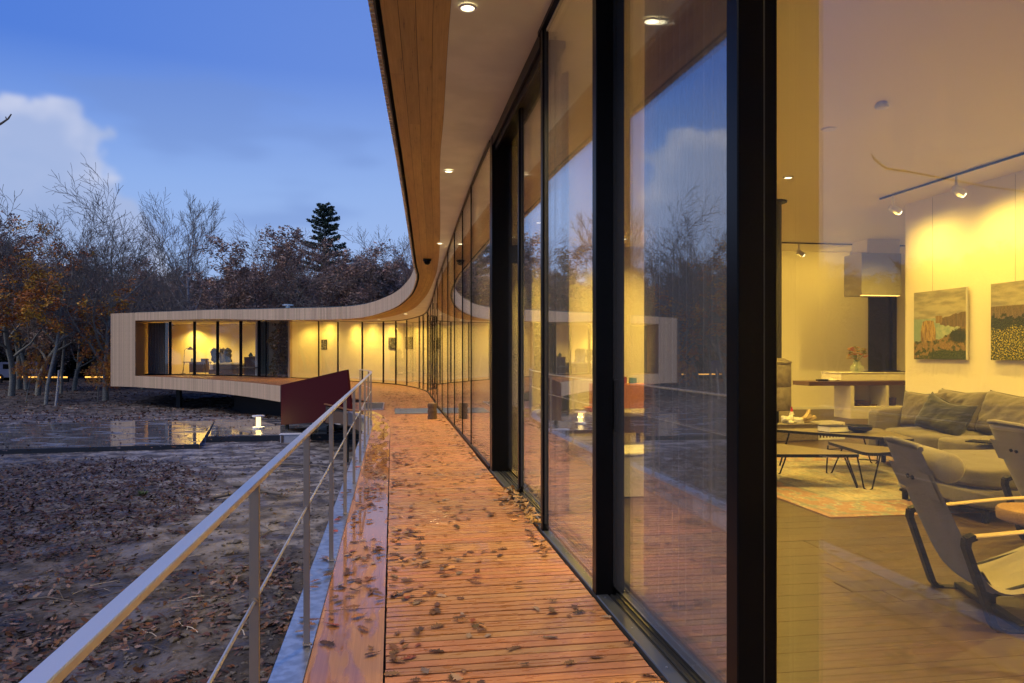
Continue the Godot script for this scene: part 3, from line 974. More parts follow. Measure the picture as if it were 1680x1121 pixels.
func make_deck():
	var D = thing("boardwalk", "orange brown timber boardwalk scattered with wet oak leaves along the glass front", "boardwalk", Vector3.ZERO, PHI)
	var mb: MB
	# boards across the walk
	var bl = MB.new(); bl.box(Vector3.ZERO, Vector3(1.086, 0.04, 0.0585), 0.0012)
	var bm = bl.mesh()
	for m in M.decks: m.uv1_scale = Vector3(1.0, 5.0, 1)
	var s = 0.4
	while s < 9.6:
		var o = part("deck_board", bm, M.decks[rng.randi() % 7], D, Vector3(0.517 + rng.randf_range(-0.002, 0.002), -0.02 + rng.randf_range(-0.0012, 0.0012), -s))
		if rng.randf() < 0.5: o.rotation.y = PI
		s += 0.069
	# farther boards clipped to the outline of the terrace, joined
	var ol = deck_outline()
	var far = []
	for k in 4: far.append(MB.new())
	while s < 47.0:
		var xs = []
		for k in ol.size():
			var a = ol[k]; var b = ol[(k + 1) % ol.size()]
			if (a.x - s) * (b.x - s) < 0: xs.append(a.y + (b.y - a.y) * (s - a.x) / (b.x - a.x))
		xs.sort()
		for k in range(0, xs.size() - 1, 2):
			var x = xs[k]
			while x < xs[k + 1] - 0.02:
				var x1 = minf(x + (4.2 if x > xs[k] else rng.randf_range(1.0, 4.2)), xs[k + 1])
				far[rng.randi() % 4].box(Vector3((x + x1) / 2, -0.013 + rng.randf_range(-0.001, 0.001), -s), Vector3(x1 - x - 0.004, 0.026, 0.0585))
				x = x1
		s += 0.069 if s < 26 else 0.0695
	for k in 4: tag(obj("far_boards", far[k], M.decks[k], D), "", "", "", "stuff")
	# bearers below the boards
	mb = MB.new()
	var un = PackedVector2Array()
	for p in [[0.2, -0.45], [15.0, -0.45], [17.1, -0.7], [20.0, -1.7], [20.4, -0.45], [24.0, -1.6], [27.5, -2.8], [31.9, -4.1], [36.1, -6.2], [40.1, -8.5], [43.9, -11.3], [47.3, -14.2], [48.5, -14.0], [44.7, -7.6], [37.3, -2.0], [26.8, 1.0], [0.2, 1.04]]: un.append(Vector2(p[1], -p[0]))
	mb.prism(un, -0.28, -0.075)
	obj("bearers", mb, M.black_matt, D)
	# wide smooth planks along the outer edge
	var cuts = [0.3, 3.88, 7.5, 11.2]
	for k in 3:
		mb = MB.new()
		var a = cuts[k] + 0.003; var b = cuts[k + 1] - 0.003
		mb.quad(Vector3(-0.345, 0.004, -a), Vector3(-0.036, 0.004, -a), Vector3(-0.036, 0.004, -b), Vector3(-0.345, 0.004, -b), false, Vector2(0, a / 11.0), Vector2(1, b / 11.0))
		mb.quad(Vector3(-0.036, 0.004, -a), Vector3(-0.036, -0.03, -a), Vector3(-0.036, -0.03, -b), Vector3(-0.036, 0.004, -b))
		mb.quad(Vector3(-0.345, 0.004, -b), Vector3(-0.345, -0.03, -b), Vector3(-0.345, -0.03, -a), Vector3(-0.345, 0.004, -a))
		mb.quad(Vector3(-0.345, -0.03, -a), Vector3(-0.036, -0.03, -a), Vector3(-0.036, 0.004, -a), Vector3(-0.345, 0.004, -a))
		obj("edge_plank", mb, M.border, D)
	# curved end piece of the edge and its metal kerb
	var inner = [Vector3(-0.036, 0, 11.206), Vector3(-0.034, 0, 13.0), Vector3(-0.07, 0, 14.6), Vector3(-0.2, 0, 15.8), Vector3(-0.42, 0, 17.05)]
	var outer = [Vector3(-0.345, 0, 11.206), Vector3(-0.345, 0, 13.0), Vector3(-0.38, 0, 14.6), Vector3(-0.53, 0, 15.8), Vector3(-0.9, 0, 17.1)]
	var rows = []
	var uvs = []
	var met = []
	for k in 25:
		var i0 = crv(inner, 4.0 * k / 24); var o0 = crv(outer, 4.0 * k / 24)
		var a = Vector3(o0.x, 0.004, -o0.z); var b = Vector3(i0.x, 0.004, -i0.z)
		rows.append([a, b]); uvs.append([Vector2(0, (11.2 + k * 0.25) / 11.0), Vector2(1, (11.2 + k * 0.25) / 11.0)])
		met.append(Vector3(o0.x, 0, -o0.z))
	mb = MB.new(); mb.grid(rows, false, uvs); obj("edge_plank", mb, M.border, D)
	mb = MB.new()
	var pts = [Vector3(-0.347, 0, 0.5)]
	for k in 40: pts.append(Vector3(-0.347, 0, -0.2 - k * 0.275))
	for q in met.slice(1): pts.append(q + Vector3(-0.002, 0, 0))
	var g1 = []
	var g2 = []
	var g3 = []
	for k in pts.size():
		var d = (pts[mini(k + 1, pts.size() - 1)] - pts[maxi(k - 1, 0)]).normalized()
		var n = Vector3(d.z, 0, -d.x)   # towards the garden
		g1.append([pts[k] + n * 0.134 + Vector3.UP * 0.009, pts[k] + Vector3.UP * 0.009])
		g2.append([pts[k] + n * 0.136 - Vector3.UP * 0.26, pts[k] + n * 0.136 + Vector3.UP * 0.011])
		g3.append([pts[k] + Vector3.UP * 0.009, pts[k] - Vector3.UP * 0.02])
	mb.grid(g1, false); mb.grid(g2, false); mb.grid(g3, false)
	obj("metal_kerb", mb, M.galv, D)
	# ramp to the garden, behind its dark red flank
	var R = thing("ramp", "dark red steel flank of the ramp rising from the wet slab to the deck", "ramp")
	mb = MB.new()
	var A = W(17.77, -0.92); var B = W(25.5, -3.6)
	var ax = (B - A); ax.y = 0
	var o = Vector3(-ax.z, 0, ax.x).normalized() * 0.05
	var lo = [A + Vector3.UP * -0.24, B + Vector3.UP * -1.05, B + Vector3.UP * -1.05 + o, A + Vector3.UP * -0.24 + o]
	var lean = ax.normalized() * 0.42
	var hi = [A + lean + Vector3.UP * 0.915, B + Vector3.UP * 0.265, B + Vector3.UP * 0.265 + o, A + lean + Vector3.UP * 0.915 + o]
	mb.hexa(lo, hi)
	obj("flank", mb, M.red, R)
	mb = MB.new()
	var o2 = o.normalized() * 1.3
	mb.hexa([A + o * 1.1 + lean * 5.4 + Vector3.UP * -0.3, B + o * 1.1 + Vector3.UP * -1.0, B + o2 + Vector3.UP * -1.0, A + o2 + lean * 5.4 + Vector3.UP * -0.3], [A + o * 1.1 + lean * 5.4 + Vector3.UP * -0.05, B + o * 1.1 + Vector3.UP * -0.9, B + o2 + Vector3.UP * -0.9, A + o2 + lean * 5.4 + Vector3.UP * -0.05])
	obj("walkway", mb, M.decks[1], R)
	for f in [0.12, 0.97]:
		mb = MB.new(); mb.box(A.lerp(B, f) + o * 3.0 + Vector3.UP * -0.95, Vector3(0.1, 0.9, 0.1)); obj("ramp_post", mb, M.black_matt, R)
	# curved brown skirt under the deck's end
	mb = MB.new()
	rows = []
	for q in [[15.6, -0.66], [16.4, -0.82], [17.0, -1.02], [17.4, -1.2], [17.6, -1.5]]:
		rows.append([W(q[0], q[1], -0.29), W(q[0], q[1], -0.02)])
	mb.grid(rows, false); obj("skirt", mb, mat(L(0.10, 0.06, 0.035), 0.6), R)
	# mats
	var m1 = thing("entrance_grate", "black entrance mat in a pale metal frame by the ramp", "doormat", W(18.65, -0.44, 0), PHI)
	mb = MB.new()
	for q in [[0, -1.14, 0.5, 0.03], [0, 1.14, 0.5, 0.03], [-0.235, 0, 0.03, 2.25], [0.235, 0, 0.03, 2.25]]: mb.box(Vector3(q[0] * 1.0, 0.012, q[1]), Vector3(q[2], 0.024, q[3]))
	obj("mat_frame", mb, M.galv, m1)
	mb = MB.new(); mb.box(Vector3(0, 0.008, 0), Vector3(0.44, 0.014, 2.24)); obj("mat_fill", mb, fabric(L(0.015, 0.02, 0.025), L(0.03, 0.035, 0.04), 120), m1)
	mb = MB.new(); mb.box(Vector3(0, 0.006, 0), Vector3(1.0, 0.01, 1.5), 0.003)
	var m2 = obj("doormat", mb, fabric(L(0.035, 0.055, 0.085), L(0.055, 0.08, 0.115), 121))
	tag(m2, "flat blue grey mat on the deck before the glass door behind the log", "doormat")
	m2.position = W(17.0, 0.56, 0); m2.rotation.y = PHI
	# log
	var lg = thing("log_stump", "short upright log with bark standing on the deck beside the glass", "log", W(14.9, 0.79, 0.0), 0.3)
	mb = MB.new()
	var pf = []
	for k in 9: pf.append(Vector2(0.09 + 0.006 * sin(k * 2.1), 0.315 * k / 8.0))
	mb.lathe(pf, 22)
	var bn = noise(3.0, 130, 3)
	for k in mb.v.size():
		var q = mb.v[k]; var r = 1.0 + 0.12 * bn.get_noise_3d(q.x * 20, q.y * 3, q.z * 20)
		mb.v[k] = Vector3(q.x * r, q.y, q.z * r)
	mb.weld()
	var lm = wood(L(0.035, 0.02, 0.012), L(0.10, 0.06, 0.035), Vector3(6, 1.2, 6), Vector3(0.1, 0, 0), 0.9)
	obj("bark", mb, lm, lg)
	mb = MB.new(); mb.lathe([Vector2(0.088, 0.314), Vector2(0.05, 0.318), Vector2(0.0, 0.318)], 20); obj("cut_face", mb, wood(L(0.20, 0.12, 0.06), L(0.30, 0.19, 0.10), Vector3(12, 12, 12), Vector3(0.2, 0, 0), 0.8), lg)
	make_railing()


func make_railing():
	var R = thing("railing", "brushed steel handrail on flat posts with one thin rod beside the boardwalk", "railing", Vector3.ZERO, PHI)
	var path = func(s): return Vector3(-0.372 - 0.42 * smooth(13.0, 17.8, s) * smooth(13.0, 17.8, s), 0, -s)
	var top = []
	var rod = []
	var us = []
	for k in 57:
		var s = -0.4 + k * 0.307
		top.append(path.call(s) + Vector3.UP * 0.955)
		rod.append(path.call(s) + Vector3.UP * 0.62)
	var mb = MB.new()
	var sec = [[-0.016, 0.002], [0.016, 0.002], [0.016, 0.013], [0.014, 0.015], [-0.014, 0.015], [-0.016, 0.013]]
	for j in sec.size():
		var rows = []
		for k in top.size():
			var d = (top[mini(k + 1, top.size() - 1)] - top[maxi(k - 1, 0)]).normalized()
			var n = Vector3(-d.z, 0, d.x)
			var r = []
			for q in [sec[j], sec[(j + 1) % 6]]: r.append(top[k] + n * q[0] + Vector3.UP * (q[1] - 0.015))
			rows.append(r)
		mb.grid(rows, true)
	obj("handrail", mb, M.steel, R)
	mb = MB.new(); mb.tube(rod, filled(rod.size(), 0.005), 8); obj("rod", mb, M.steel, R)
	var pm = MB.new(); pm.box(Vector3(0, 0.472, 0), Vector3(0.027, 0.936, 0.012), 0.0015)
	for y in [0.62]: pm.tube([Vector3(0, y, 0.012), Vector3(0, y, -0.012)], [0.009, 0.009], 8)
	var ms = pm.mesh()
	var fm = MB.new(); fm.box(Vector3(0, 0.013, 0), Vector3(0.034, 0.006, 0.03), 0.002); fm.tube([Vector3(0.02, 0.015, 0.02), Vector3(0.02, 0.022, 0.02)], [0.006, 0.006], 6)
	var fs = fm.mesh()
	for s in [0.75, 2.14, 3.41, 4.77, 6.15, 7.59, 9.05, 10.58, 12.1, 13.7, 15.3, 16.7]:
		var o = part("railing_post", ms, M.shaded_steel, R, path.call(s) + Vector3.UP * 0.004)
		part("foot_plate", fs, M.shaded_steel, o)

func filled(n: int, x) -> Array:
	var a = []
	a.resize(n); a.fill(x)
	return a

# ---------------------------------------------------------------- garden
func ground_y(x: float, d: float) -> float:
	var y = -1.34
	y += -0.5 * smooth(27.0, 43.0, d) * (1.0 - 0.55 * smooth(44.0, 54.0, d)) + 0.35 * smooth(60.0, 110.0, d)
	y += gn.get_noise_2d(x, d) * (0.11 + 0.22 * smooth(27, 40, d) * (1.0 - smooth(46, 62, d))) + gn2.get_noise_2d(x, d) * 0.055
	# flat where the slabs lie
	var f = smooth(1.8, 0.0, maxf(maxf(-17.5 - x, x + 3.5), maxf(18.8 - d, d - 28.6)))
	y = lerpf(y, minf(y, -1.36), f)
	if x > -2.5: y -= 0.15 * smooth(-2.5, -1.0, x)
	return y
var gn := noise(0.13, 400, 4)
var gn2 := noise(0.9, 401, 4)

func make_ground():
	var xs = []
	var x = -160.0
	while x < 120.0:
		xs.append(x)
		var ax = maxf(maxf(-20.0 - x, x - 0.0), 0.0)
		x += 0.16 + ax * 0.09
	var ds = []
	var d = -30.0
	while d < 260.0:
		ds.append(d)
		d += 0.16 + maxf(d - 24.0, 0.0) * 0.035 + maxf(2.0 - d, 0.0) * 0.2
	var rows = []
	for a in ds:
		var r = []
		for b in xs: r.append(Vector3(b, ground_y(b, a), -a))
		rows.append(r)
	var mb = MB.new(); mb.grid(rows, false)
	mb.tinted = true
	for k in mb.v.size():
		var px = mb.v[k].x; var pd = -mb.v[k].z
		# dark humus near the house and under the trees, grey sand where the diggers worked
		var sand = smooth(9.0, 14.5, pd + gn.get_noise_2d(px * 2.0, pd * 2.0) * 5.0) * (1.0 - 0.75 * smooth(28.0, 42.0, pd)) * smooth(-11.0, -5.0, px + (pd - 14.0) * 0.6)
		sand = maxf(sand, 0.45 * smooth(17.0, 22.0, pd) * (1.0 - smooth(30.0, 44.0, pd)))
		var c = Vector3(0.112, 0.104, 0.104).lerp(Vector3(0.30, 0.295, 0.30), sand)
		mb.c[k] = Color(c.x, c.y, c.z)
	tag(obj("ground", mb, M.soil), "dark sandy churned ground strewn with fallen leaves", "ground", "", "structure")
	# wet slabs
	mb = MB.new()
	mb.prism(PackedVector2Array([Vector2(-22.0, -19.4), Vector2(-13.56, -19.85), Vector2(-8.75, -21.0), Vector2(-11.25, -28.3), Vector2(-15.1, -28.3), Vector2(-20.5, -25.6), Vector2(-26, -24.5)]), -1.6, -1.25)
	tag(obj("paved_slab", mb, M.wetslab), "long wet concrete slab reflecting the sky left of the ramp", "paving", "", "structure")
	mb = MB.new()
	mb.prism(PackedVector2Array([Vector2(-9.1, -22.45), Vector2(-4.7, -23.3), Vector2(-5.6, -29.0), Vector2(-11.1, -28.1)]), -1.6, -1.18)
	tag(obj("paved_slab", mb, M.wetslab), "raised wet slab under the glowing garden light", "paving", "", "structure")
	mb = MB.new()
	for q in [[-22.0, -19.32, -13.56, -19.77], [-13.56, -19.77, -8.72, -20.93]]:
		slab4(mb, Vector3(q[0], 0, q[1]), Vector3(q[2], 0, q[3]), -1.7, -1.235, -1.235, 0.06)
	slab4(mb, Vector3(-9.12, 0, -22.36), Vector3(-4.7, 0, -23.21), -1.7, -1.19, -1.19, 0.06)
	tag(obj("slab_edging", mb, mat(L(0.012, 0.016, 0.022), 0.5)), "dark steel edging along the front of the slabs", "edging", "", "structure")
	# garden light
	var B = thing("garden_light", "glowing white bollard lamp with a flat round cap on the wet slab", "lamp", XD(-8.39, 24.8, -1.18))
	mb = MB.new(); mb.lathe([Vector2(0.19, 0.0), Vector2(0.19, 0.05), Vector2(0.08, 0.06)], 24); obj("lamp_foot", mb, M.white, B)
	mb = MB.new(); mb.lathe([Vector2(0.0, 0.055), Vector2(0.075, 0.06), Vector2(0.075, 0.37), Vector2(0.0, 0.375)], 24); obj("lamp_tube", mb, glow(Color(1.0, 0.86, 0.55), 2.4), B)
	mb = MB.new(); mb.lathe([Vector2(0.0, 0.42), Vector2(0.17, 0.415), Vector2(0.175, 0.375), Vector2(0.10, 0.365), Vector2(0, 0.365)].map(func(q): return q), 24)
	mb = MB.new(); mb.lathe([Vector2(0.07, 0.378), Vector2(0.20, 0.384), Vector2(0.20, 0.43), Vector2(0.0, 0.44)], 24); obj("lamp_cap", mb, M.white, B)
	omni(XD(-8.39, 24.8, -0.95), 0.45, Color(1.0, 0.88, 0.6), 0.08)
	# meter box
	var E = thing("utility_box", "low white metal utility box against the front of the raised slab", "box", XD(-6.5, 22.5, -1.37), 0.15)
	mb = MB.new(); mb.box(Vector3(0, 0.12, 0), Vector3(0.85, 0.24, 0.3), 0.008); obj("housing", mb, mat(L(0.38, 0.40, 0.44), 0.45), E)
	mb = MB.new(); mb.box(Vector3(0, 0.255, 0), Vector3(0.9, 0.03, 0.34), 0.006); obj("lid", mb, mat(L(0.7, 0.72, 0.75), 0.3), E)
	mb = MB.new(); mb.box(Vector3(0, 0.15, 0.155), Vector3(0.1, 0.045, 0.02), 0.004); obj("latch", mb, M.galv, E)
	mb = MB.new(); mb.box(Vector3(-0.36, 0.12, 0.155), Vector3(0.07, 0.22, 0.012)); obj("side_strip", mb, mat(L(0.10, 0.07, 0.05), 0.6), E)
	# plastic sheet left on the slab
	var nz = noise(2.2, 430, 4)
	var P = thing("plastic_sheet", "white plastic sheet over a black bundle lying behind the handrail", "tarpaulin", XD(-5.95, 24.6, -1.18), 0.2)
	mb = MB.new(); mb.pillow(Vector3(0, 0.16, 0), Vector3(1.25, 0.32, 0.7), 2.6, 12, Basis.IDENTITY, 0.0, nz, 0.22); mb.weld(); obj("sheet", mb, mat(L(0.6, 0.62, 0.66), 0.3), P)
	mb = MB.new(); mb.pillow(Vector3(0.35, 0.09, 0.3), Vector3(0.9, 0.22, 0.4), 2.6, 10, Basis.IDENTITY, 0.0, nz, 0.15); mb.weld(); obj("bundle", mb, M.black_matt, P)
	# strip lights along the far drive, a van behind the trees
	var k = 0
	for q in [[-52.5, -49.0], [-47.9, -45.2], [-44.8, -42.6], [-41.0, -38.4]]:
		k += 1
		var w = thing("light_strip", ["long low strip light at the far left edge of the wood", "short low strip light between the left tree trunks", "low strip light left of the slim pale trunk", "low strip light nearest the end of the wing"][k - 1], "strip light", XD((q[0] + q[1]) / 2, 72.0, ground_y((q[0] + q[1]) / 2, 72.0)), 0, "low strip lights along the drive")
		mb = MB.new(); mb.box(Vector3(0, 0.25, 0), Vector3(q[1] - q[0], 0.7, 0.2)); obj("kerb", mb, M.black_matt, w)
		mb = MB.new(); mb.box(Vector3(0, 0.54, 0.11), Vector3(q[1] - q[0] - 0.1, 0.13, 0.03)); obj("lamp_strip", mb, glow(Color(1.0, 0.72, 0.32), 2.2), w)
	var V = thing("parked_van", "blue and white van parked among the trunks at the far left", "van", XD(-50.5, 77.0, ground_y(-50.5, 77.0)))
	mb = MB.new(); mb.prism(PackedVector2Array([Vector2(-2.3, 0.35), Vector2(-2.35, 1.1), Vector2(-1.7, 1.9), Vector2(2.2, 1.95), Vector2(2.35, 1.7), Vector2(2.35, 0.35)]), -0.9, 0.9)
	var vb = obj("body", mb, mat(L(0.16, 0.2, 0.34), 0.3), V); vb.rotation.x = -PI / 2; vb.rotation = Vector3(-PI / 2, 0, 0); vb.scale = Vector3(1, 1, 1)
	vb.basis = Basis(Vector3(1, 0, 0), Vector3(0, 0, -1), Vector3(0, 1, 0))
	for q in [-1.45, 1.45]:
		mb = MB.new(); mb.tube([Vector3(q, 0.34, -0.92), Vector3(q, 0.34, 0.92)], [0.34, 0.34], 18); obj("wheel", mb, M.black_matt, V)
	mb = MB.new(); mb.box(Vector3(0.4, 1.45, 0.905), Vector3(3.2, 0.5, 0.02), 0.005); obj("window_band", mb, M.black, V)
	make_litter()

func oak_leaf(sd: int, w := 1.0) -> ArrayMesh:
	# lobed, slightly curled; about 1 m long before scaling
	var r = RandomNumberGenerator.new(); r.seed = sd
	var mb = MB.new()
	var L0 = [[0.0, 0.02], [0.10, 0.06], [0.18, 0.17], [0.26, 0.09], [0.38, 0.26], [0.47, 0.13], [0.60, 0.30], [0.69, 0.15], [0.80, 0.24], [0.90, 0.12], [1.0, 0.02]]
	var curl = r.randf_range(-0.2, 0.5)
	var fold = r.randf_range(-0.06, 0.24)
	var a = []
	var b = []
	var m = []
	for q in L0:
		var y = sin(q[0] * 3.0) * curl * 0.18
		var wa = q[1] * w * r.randf_range(0.75, 1.15); var wb = q[1] * w * r.randf_range(0.75, 1.15)
		m.append(Vector3(q[0] - 0.5, y, 0))
		a.append(Vector3(q[0] - 0.5, y + wa * fold + r.randf_range(-0.03, 0.03), wa))
		b.append(Vector3(q[0] - 0.5, y + wb * fold + r.randf_range(-0.03, 0.03), -wb))
	mb.grid([a, m, b], false)
	mb.tube([Vector3(-0.72, 0.02, 0.02), Vector3(-0.5, 0, 0)], [0.012, 0.015], 3, false)
	mb.weld()
	return mb.mesh()

func scrap_leaf(sd: int) -> ArrayMesh:
	var r = RandomNumberGenerator.new(); r.seed = sd
	var mb = MB.new()
	var y = r.randf_range(0.05, 0.2)
	mb.grid([[Vector3(-0.5, 0, 0), Vector3(-0.1, y, -0.3), Vector3(0.5, r.randf_range(0, 0.1), -0.05)], [Vector3(-0.45, 0.02, 0.02), Vector3(0.1, r.randf_range(0, 0.1), 0.3), Vector3(0.52, 0.05, 0.0)]], false)
	return mb.mesh()

func leaf_tint(wet: float) -> Color:
	var q = rng.randf()
	var c = Color(0.105, 0.045, 0.024)
	if q < 0.3: c = Color(0.16, 0.075, 0.038)
	elif q < 0.5: c = Color(0.065, 0.032, 0.02)
	elif q < 0.72: c = Color(0.24, 0.165, 0.13)
	elif q < 0.74: c = Color(0.22, 0.085, 0.018)
	var f = rng.randf_range(0.55, 1.0) * wet
	return Color(c.r * f, c.g * f, c.b * f)

func make_litter():
	rng.seed = 77
	var nz = noise(0.35, 410, 3)
	var sets = [[], [], []]
	var cols = [[], [], []]
	var n = 0
	var tries = 0
	while n < 17000 and tries < 200000:
		tries += 1
		var d = 4.0 + 26.0 * pow(rng.randf(), 1.25)
		var x = rng.randf_range(-0.72 * d - 6.0, -1.0 - 0.15 * d)
		var den = 0.07 - 0.04 * smooth(8.0, 10.0, d) + 0.7 * smooth(0.0, 0.5, nz.get_noise_2d(x, d)) + 0.45 * smooth(10.5, 6.0, d) * smooth(-0.25, 0.2, nz.get_noise_2d(x * 1.7, d * 1.7 + 40.0))
		# the raked patch at the left
		var e = pow((x + 8.3 + (d - 13.5) * 0.35) / 3.0, 2) + pow((d - 14.2) / 4.6, 2)
		e += nz.get_noise_2d(x * 3.0, d * 3.0) * 0.5
		if e < 1.0: den = 4.0
		elif d > 10.5: den *= 0.1
		if d > 19.3 and x < -4.5 and d < 28.5: den = 0.03 + 0.1 * smooth(0.2, 0.5, nz.get_noise_2d(x * 2, d * 2))
		if rng.randf() > den: continue
		var y = ground_y(x, d)
		if d > 19.5 and d < 28.3 and x > -22 and x < -4.6: y = -1.25 if x < -9.9 else -1.18
		var k = rng.randi() % 3
		var sz = rng.randf_range(0.055, 0.115)
		var b = Basis(Vector3(rng.randf_range(-0.4, 0.4), 1, rng.randf_range(-0.4, 0.4)).normalized(), rng.randf() * TAU) * Basis(Vector3.RIGHT, rng.randf_range(-0.35, 0.35))
		sets[k].append(Transform3D(b.scaled(Vector3.ONE * sz), Vector3(x, y + 0.012 + rng.randf() * 0.012 * (3.0 if den > 2 else 1.0), -d)))
		cols[k].append(leaf_tint(0.95 if den < 3.0 else 0.6))
		n += 1
	var names = ["leaf_litter", "leaf_litter", "leaf_litter"]
	for k in 3: multi(names[k], oak_leaf(500 + k), M.litter, sets[k], cols[k], "brown fallen leaves lying over the dark ground", "leaf litter")
	var far = []
	var fc = []
	for q in 16000:
		var d = 28.5 + 50.0 * pow(rng.randf(), 1.2)
		var x = rng.randf_range(-0.95 * d - 12.0, -0.12 * d)
		far.append(Transform3D(Basis(Vector3(rng.randf_range(-0.5, 0.5), 1, rng.randf_range(-0.5, 0.5)).normalized(), rng.randf() * TAU).scaled(Vector3.ONE * rng.randf_range(0.09, 0.22)), Vector3(x, ground_y(x, d) + 0.02, -d)))
		fc.append(leaf_tint(0.9))
	multi("leaf_litter", scrap_leaf(520), M.litter, far, fc, "leaves over the ground between the slabs and the wood", "leaf litter")
	# twigs and chips
	var tw = []
	var tc = []
	var mb = MB.new(); mb.tinted = true
	mb.tube([Vector3(-0.5, 0, 0), Vector3(-0.15, 0.03, 0.03), Vector3(0.2, 0.0, -0.02), Vector3(0.5, 0.03, 0.04)], [0.018, 0.016, 0.012, 0.006], 4)
	for q in 2200:
		var d = 5.0 + 45.0 * pow(rng.randf(), 1.1)
		var x = rng.randf_range(-0.75 * d - 4.0, -1.0 - 0.16 * d)
		if d > 19 and d < 28.6: continue
		var s = rng.randf_range(0.1, 0.45) * (1.0 if d < 19 else 1.6)
		tw.append(Transform3D(Basis(Vector3.UP, rng.randf() * TAU).scaled(Vector3(s, s * 0.8, s * 0.8)), Vector3(x, ground_y(x, d) + 0.015, -d)))
		var f = rng.randf_range(0.5, 1.5)
		tc.append(Color(0.085 * f, 0.07 * f, 0.055 * f) if rng.randf() < (0.85 if d < 28 else 0.6) else Color(0.42, 0.37, 0.30))
	multi("twigs", mb.mesh(), M.litter, tw, tc, "small broken twigs and pale wood chips over the ground", "twigs")
	# clods and pebbles
	var ct = []
	var cc = []
	mb = MB.new(); mb.tinted = true
	mb.pillow(Vector3.ZERO, Vector3(1, 0.6, 0.8), 2.4, 3, Basis.IDENTITY, 0.0, noise(1.6, 431, 2), 0.35); mb.weld()
	for q in 9000:
		var d = 4.5 + 40.0 * pow(rng.randf(), 1.3)
		var x = rng.randf_range(-0.75 * d - 4.0, -1.0 - 0.16 * d)
		if d > 19 and d < 28.6 and x > -22: continue
		var s = rng.randf_range(0.012, 0.05) * (1.0 if rng.randf() < 0.93 else 2.2) * (1.0 + d * 0.012)
		ct.append(Transform3D(Basis(Vector3(rng.randf_range(-0.5, 0.5), 1, rng.randf_range(-0.5, 0.5)).normalized(), rng.randf() * TAU).scaled(Vector3(s, s * 0.7, s)), Vector3(x, ground_y(x, d) + s * 0.12, -d)))
		var f = rng.randf_range(0.6, 1.25)
		cc.append(Color(0.11 * f, 0.10 * f, 0.093 * f))
	multi("clods", mb.mesh(), M.clod, ct, cc, "small clods and pebbles over the bare ground", "soil")
	# single fallen branches
	var defs = [
		["dark forked branch lying in the middle of the bare sand", [[-5.55, 15.0], [-5.0, 14.5], [-4.5, 13.9], [-4.15, 13.5]], 0.055, [[-5.4, 13.5], [-4.9, 13.75], [-4.5, 13.9]]],
		["long dark branch lying near the front of the raised slab", [[-5.9, 17.6], [-5.2, 17.35], [-4.5, 17.5], [-4.0, 16.9]], 0.04, [[-4.4, 17.2], [-4.2, 16.6], [-3.9, 16.5]]],
		["pale stripped stick crossing the long dark branch", [[-5.55, 16.4], [-4.9, 16.8], [-4.6, 17.0]], 0.03, []],
		["curved brown stick on the leaves close to the second railing post", [[-2.35, 8.1], [-2.1, 7.7], [-2.02, 7.2], [-1.85, 6.9]], 0.014, []],
		["crooked twig among leaves in the lower left corner", [[-5.4, 7.9], [-5.0, 8.05], [-4.6, 8.0], [-4.3, 8.25]], 0.012, []],
		["thin twig in front of the dark forked branch", [[-3.9, 11.6], [-3.6, 11.2], [-3.65, 10.7]], 0.013, [[-3.6, 11.2], [-3.35, 11.25]]],
		["short stick resting beside the railing on sand", [[-3.3, 14.8], [-2.9, 15.0], [-2.55, 15.0]], 0.03, []],
	]
	for q in defs:
		mb = MB.new()
		for ln in [q[1], q[3]]:
			if ln.size() == 0: continue
			var pp = []
			var rr = []
			for k in ln.size():
				pp.append(XD(ln[k][0], ln[k][1], ground_y(ln[k][0], ln[k][1]) + q[2] * (0.8 + 0.9 * (k % 2))))
				rr.append(q[2] * (1.0 - 0.75 * k / ln.size()) * (1.0 if ln == q[1] else 0.6))
			mb.tube(pp, rr, 7)
			for k in pp.size() - 1:
				var st = pp[k].lerp(pp[k + 1], 0.5)
				mb.tube([st, st + Vector3(rng.randf_range(-0.2, 0.2), 0.06, rng.randf_range(-0.2, 0.2))], [q[2] * 0.4, q[2] * 0.15], 4)
		tag(obj("fallen_branch", mb, M.twig if not "pale" in q[0] else M.birch), q[0], "branch")
	# tufts of green
	for q in [[-2.62, 13.2, 0.26, "small green weed on the sand beside the railing", 40], [-1.95, 9.2, 0.2, "green weed close to the edge of the boardwalk", 30], [-6.7, 13.6, 0.17, "flat moss green patch at the edge of the leaf pile", 40], [-3.4, 16.9, 0.16, "small green weed in front of the utility box", 24]]:
		mb = MB.new(); mb.tinted = true
		for k in q[4] * 2:
			var a = rng.randf() * TAU
			var pt = Vector3.ZERO
			var dr = Vector3(cos(a), rng.randf_range(0.25, 1.4), sin(a)).normalized() * q[2] * rng.randf_range(0.5, 1.0)
			var sd = Vector3(-sin(a), 0.1, cos(a)) * q[2] * 0.09
			var f = rng.randf_range(0.6, 1.3)
			mb.col = Color(0.05 * f, 0.085 * f, 0.025 * f)
			mb.quad(pt, pt + dr * 0.5 + sd, pt + dr, pt + dr * 0.5 - sd)
		var o = obj("weed", mb, M.leaf); o.position = XD(q[0], q[1], ground_y(q[0], q[1])); tag(o, q[3], "weed")

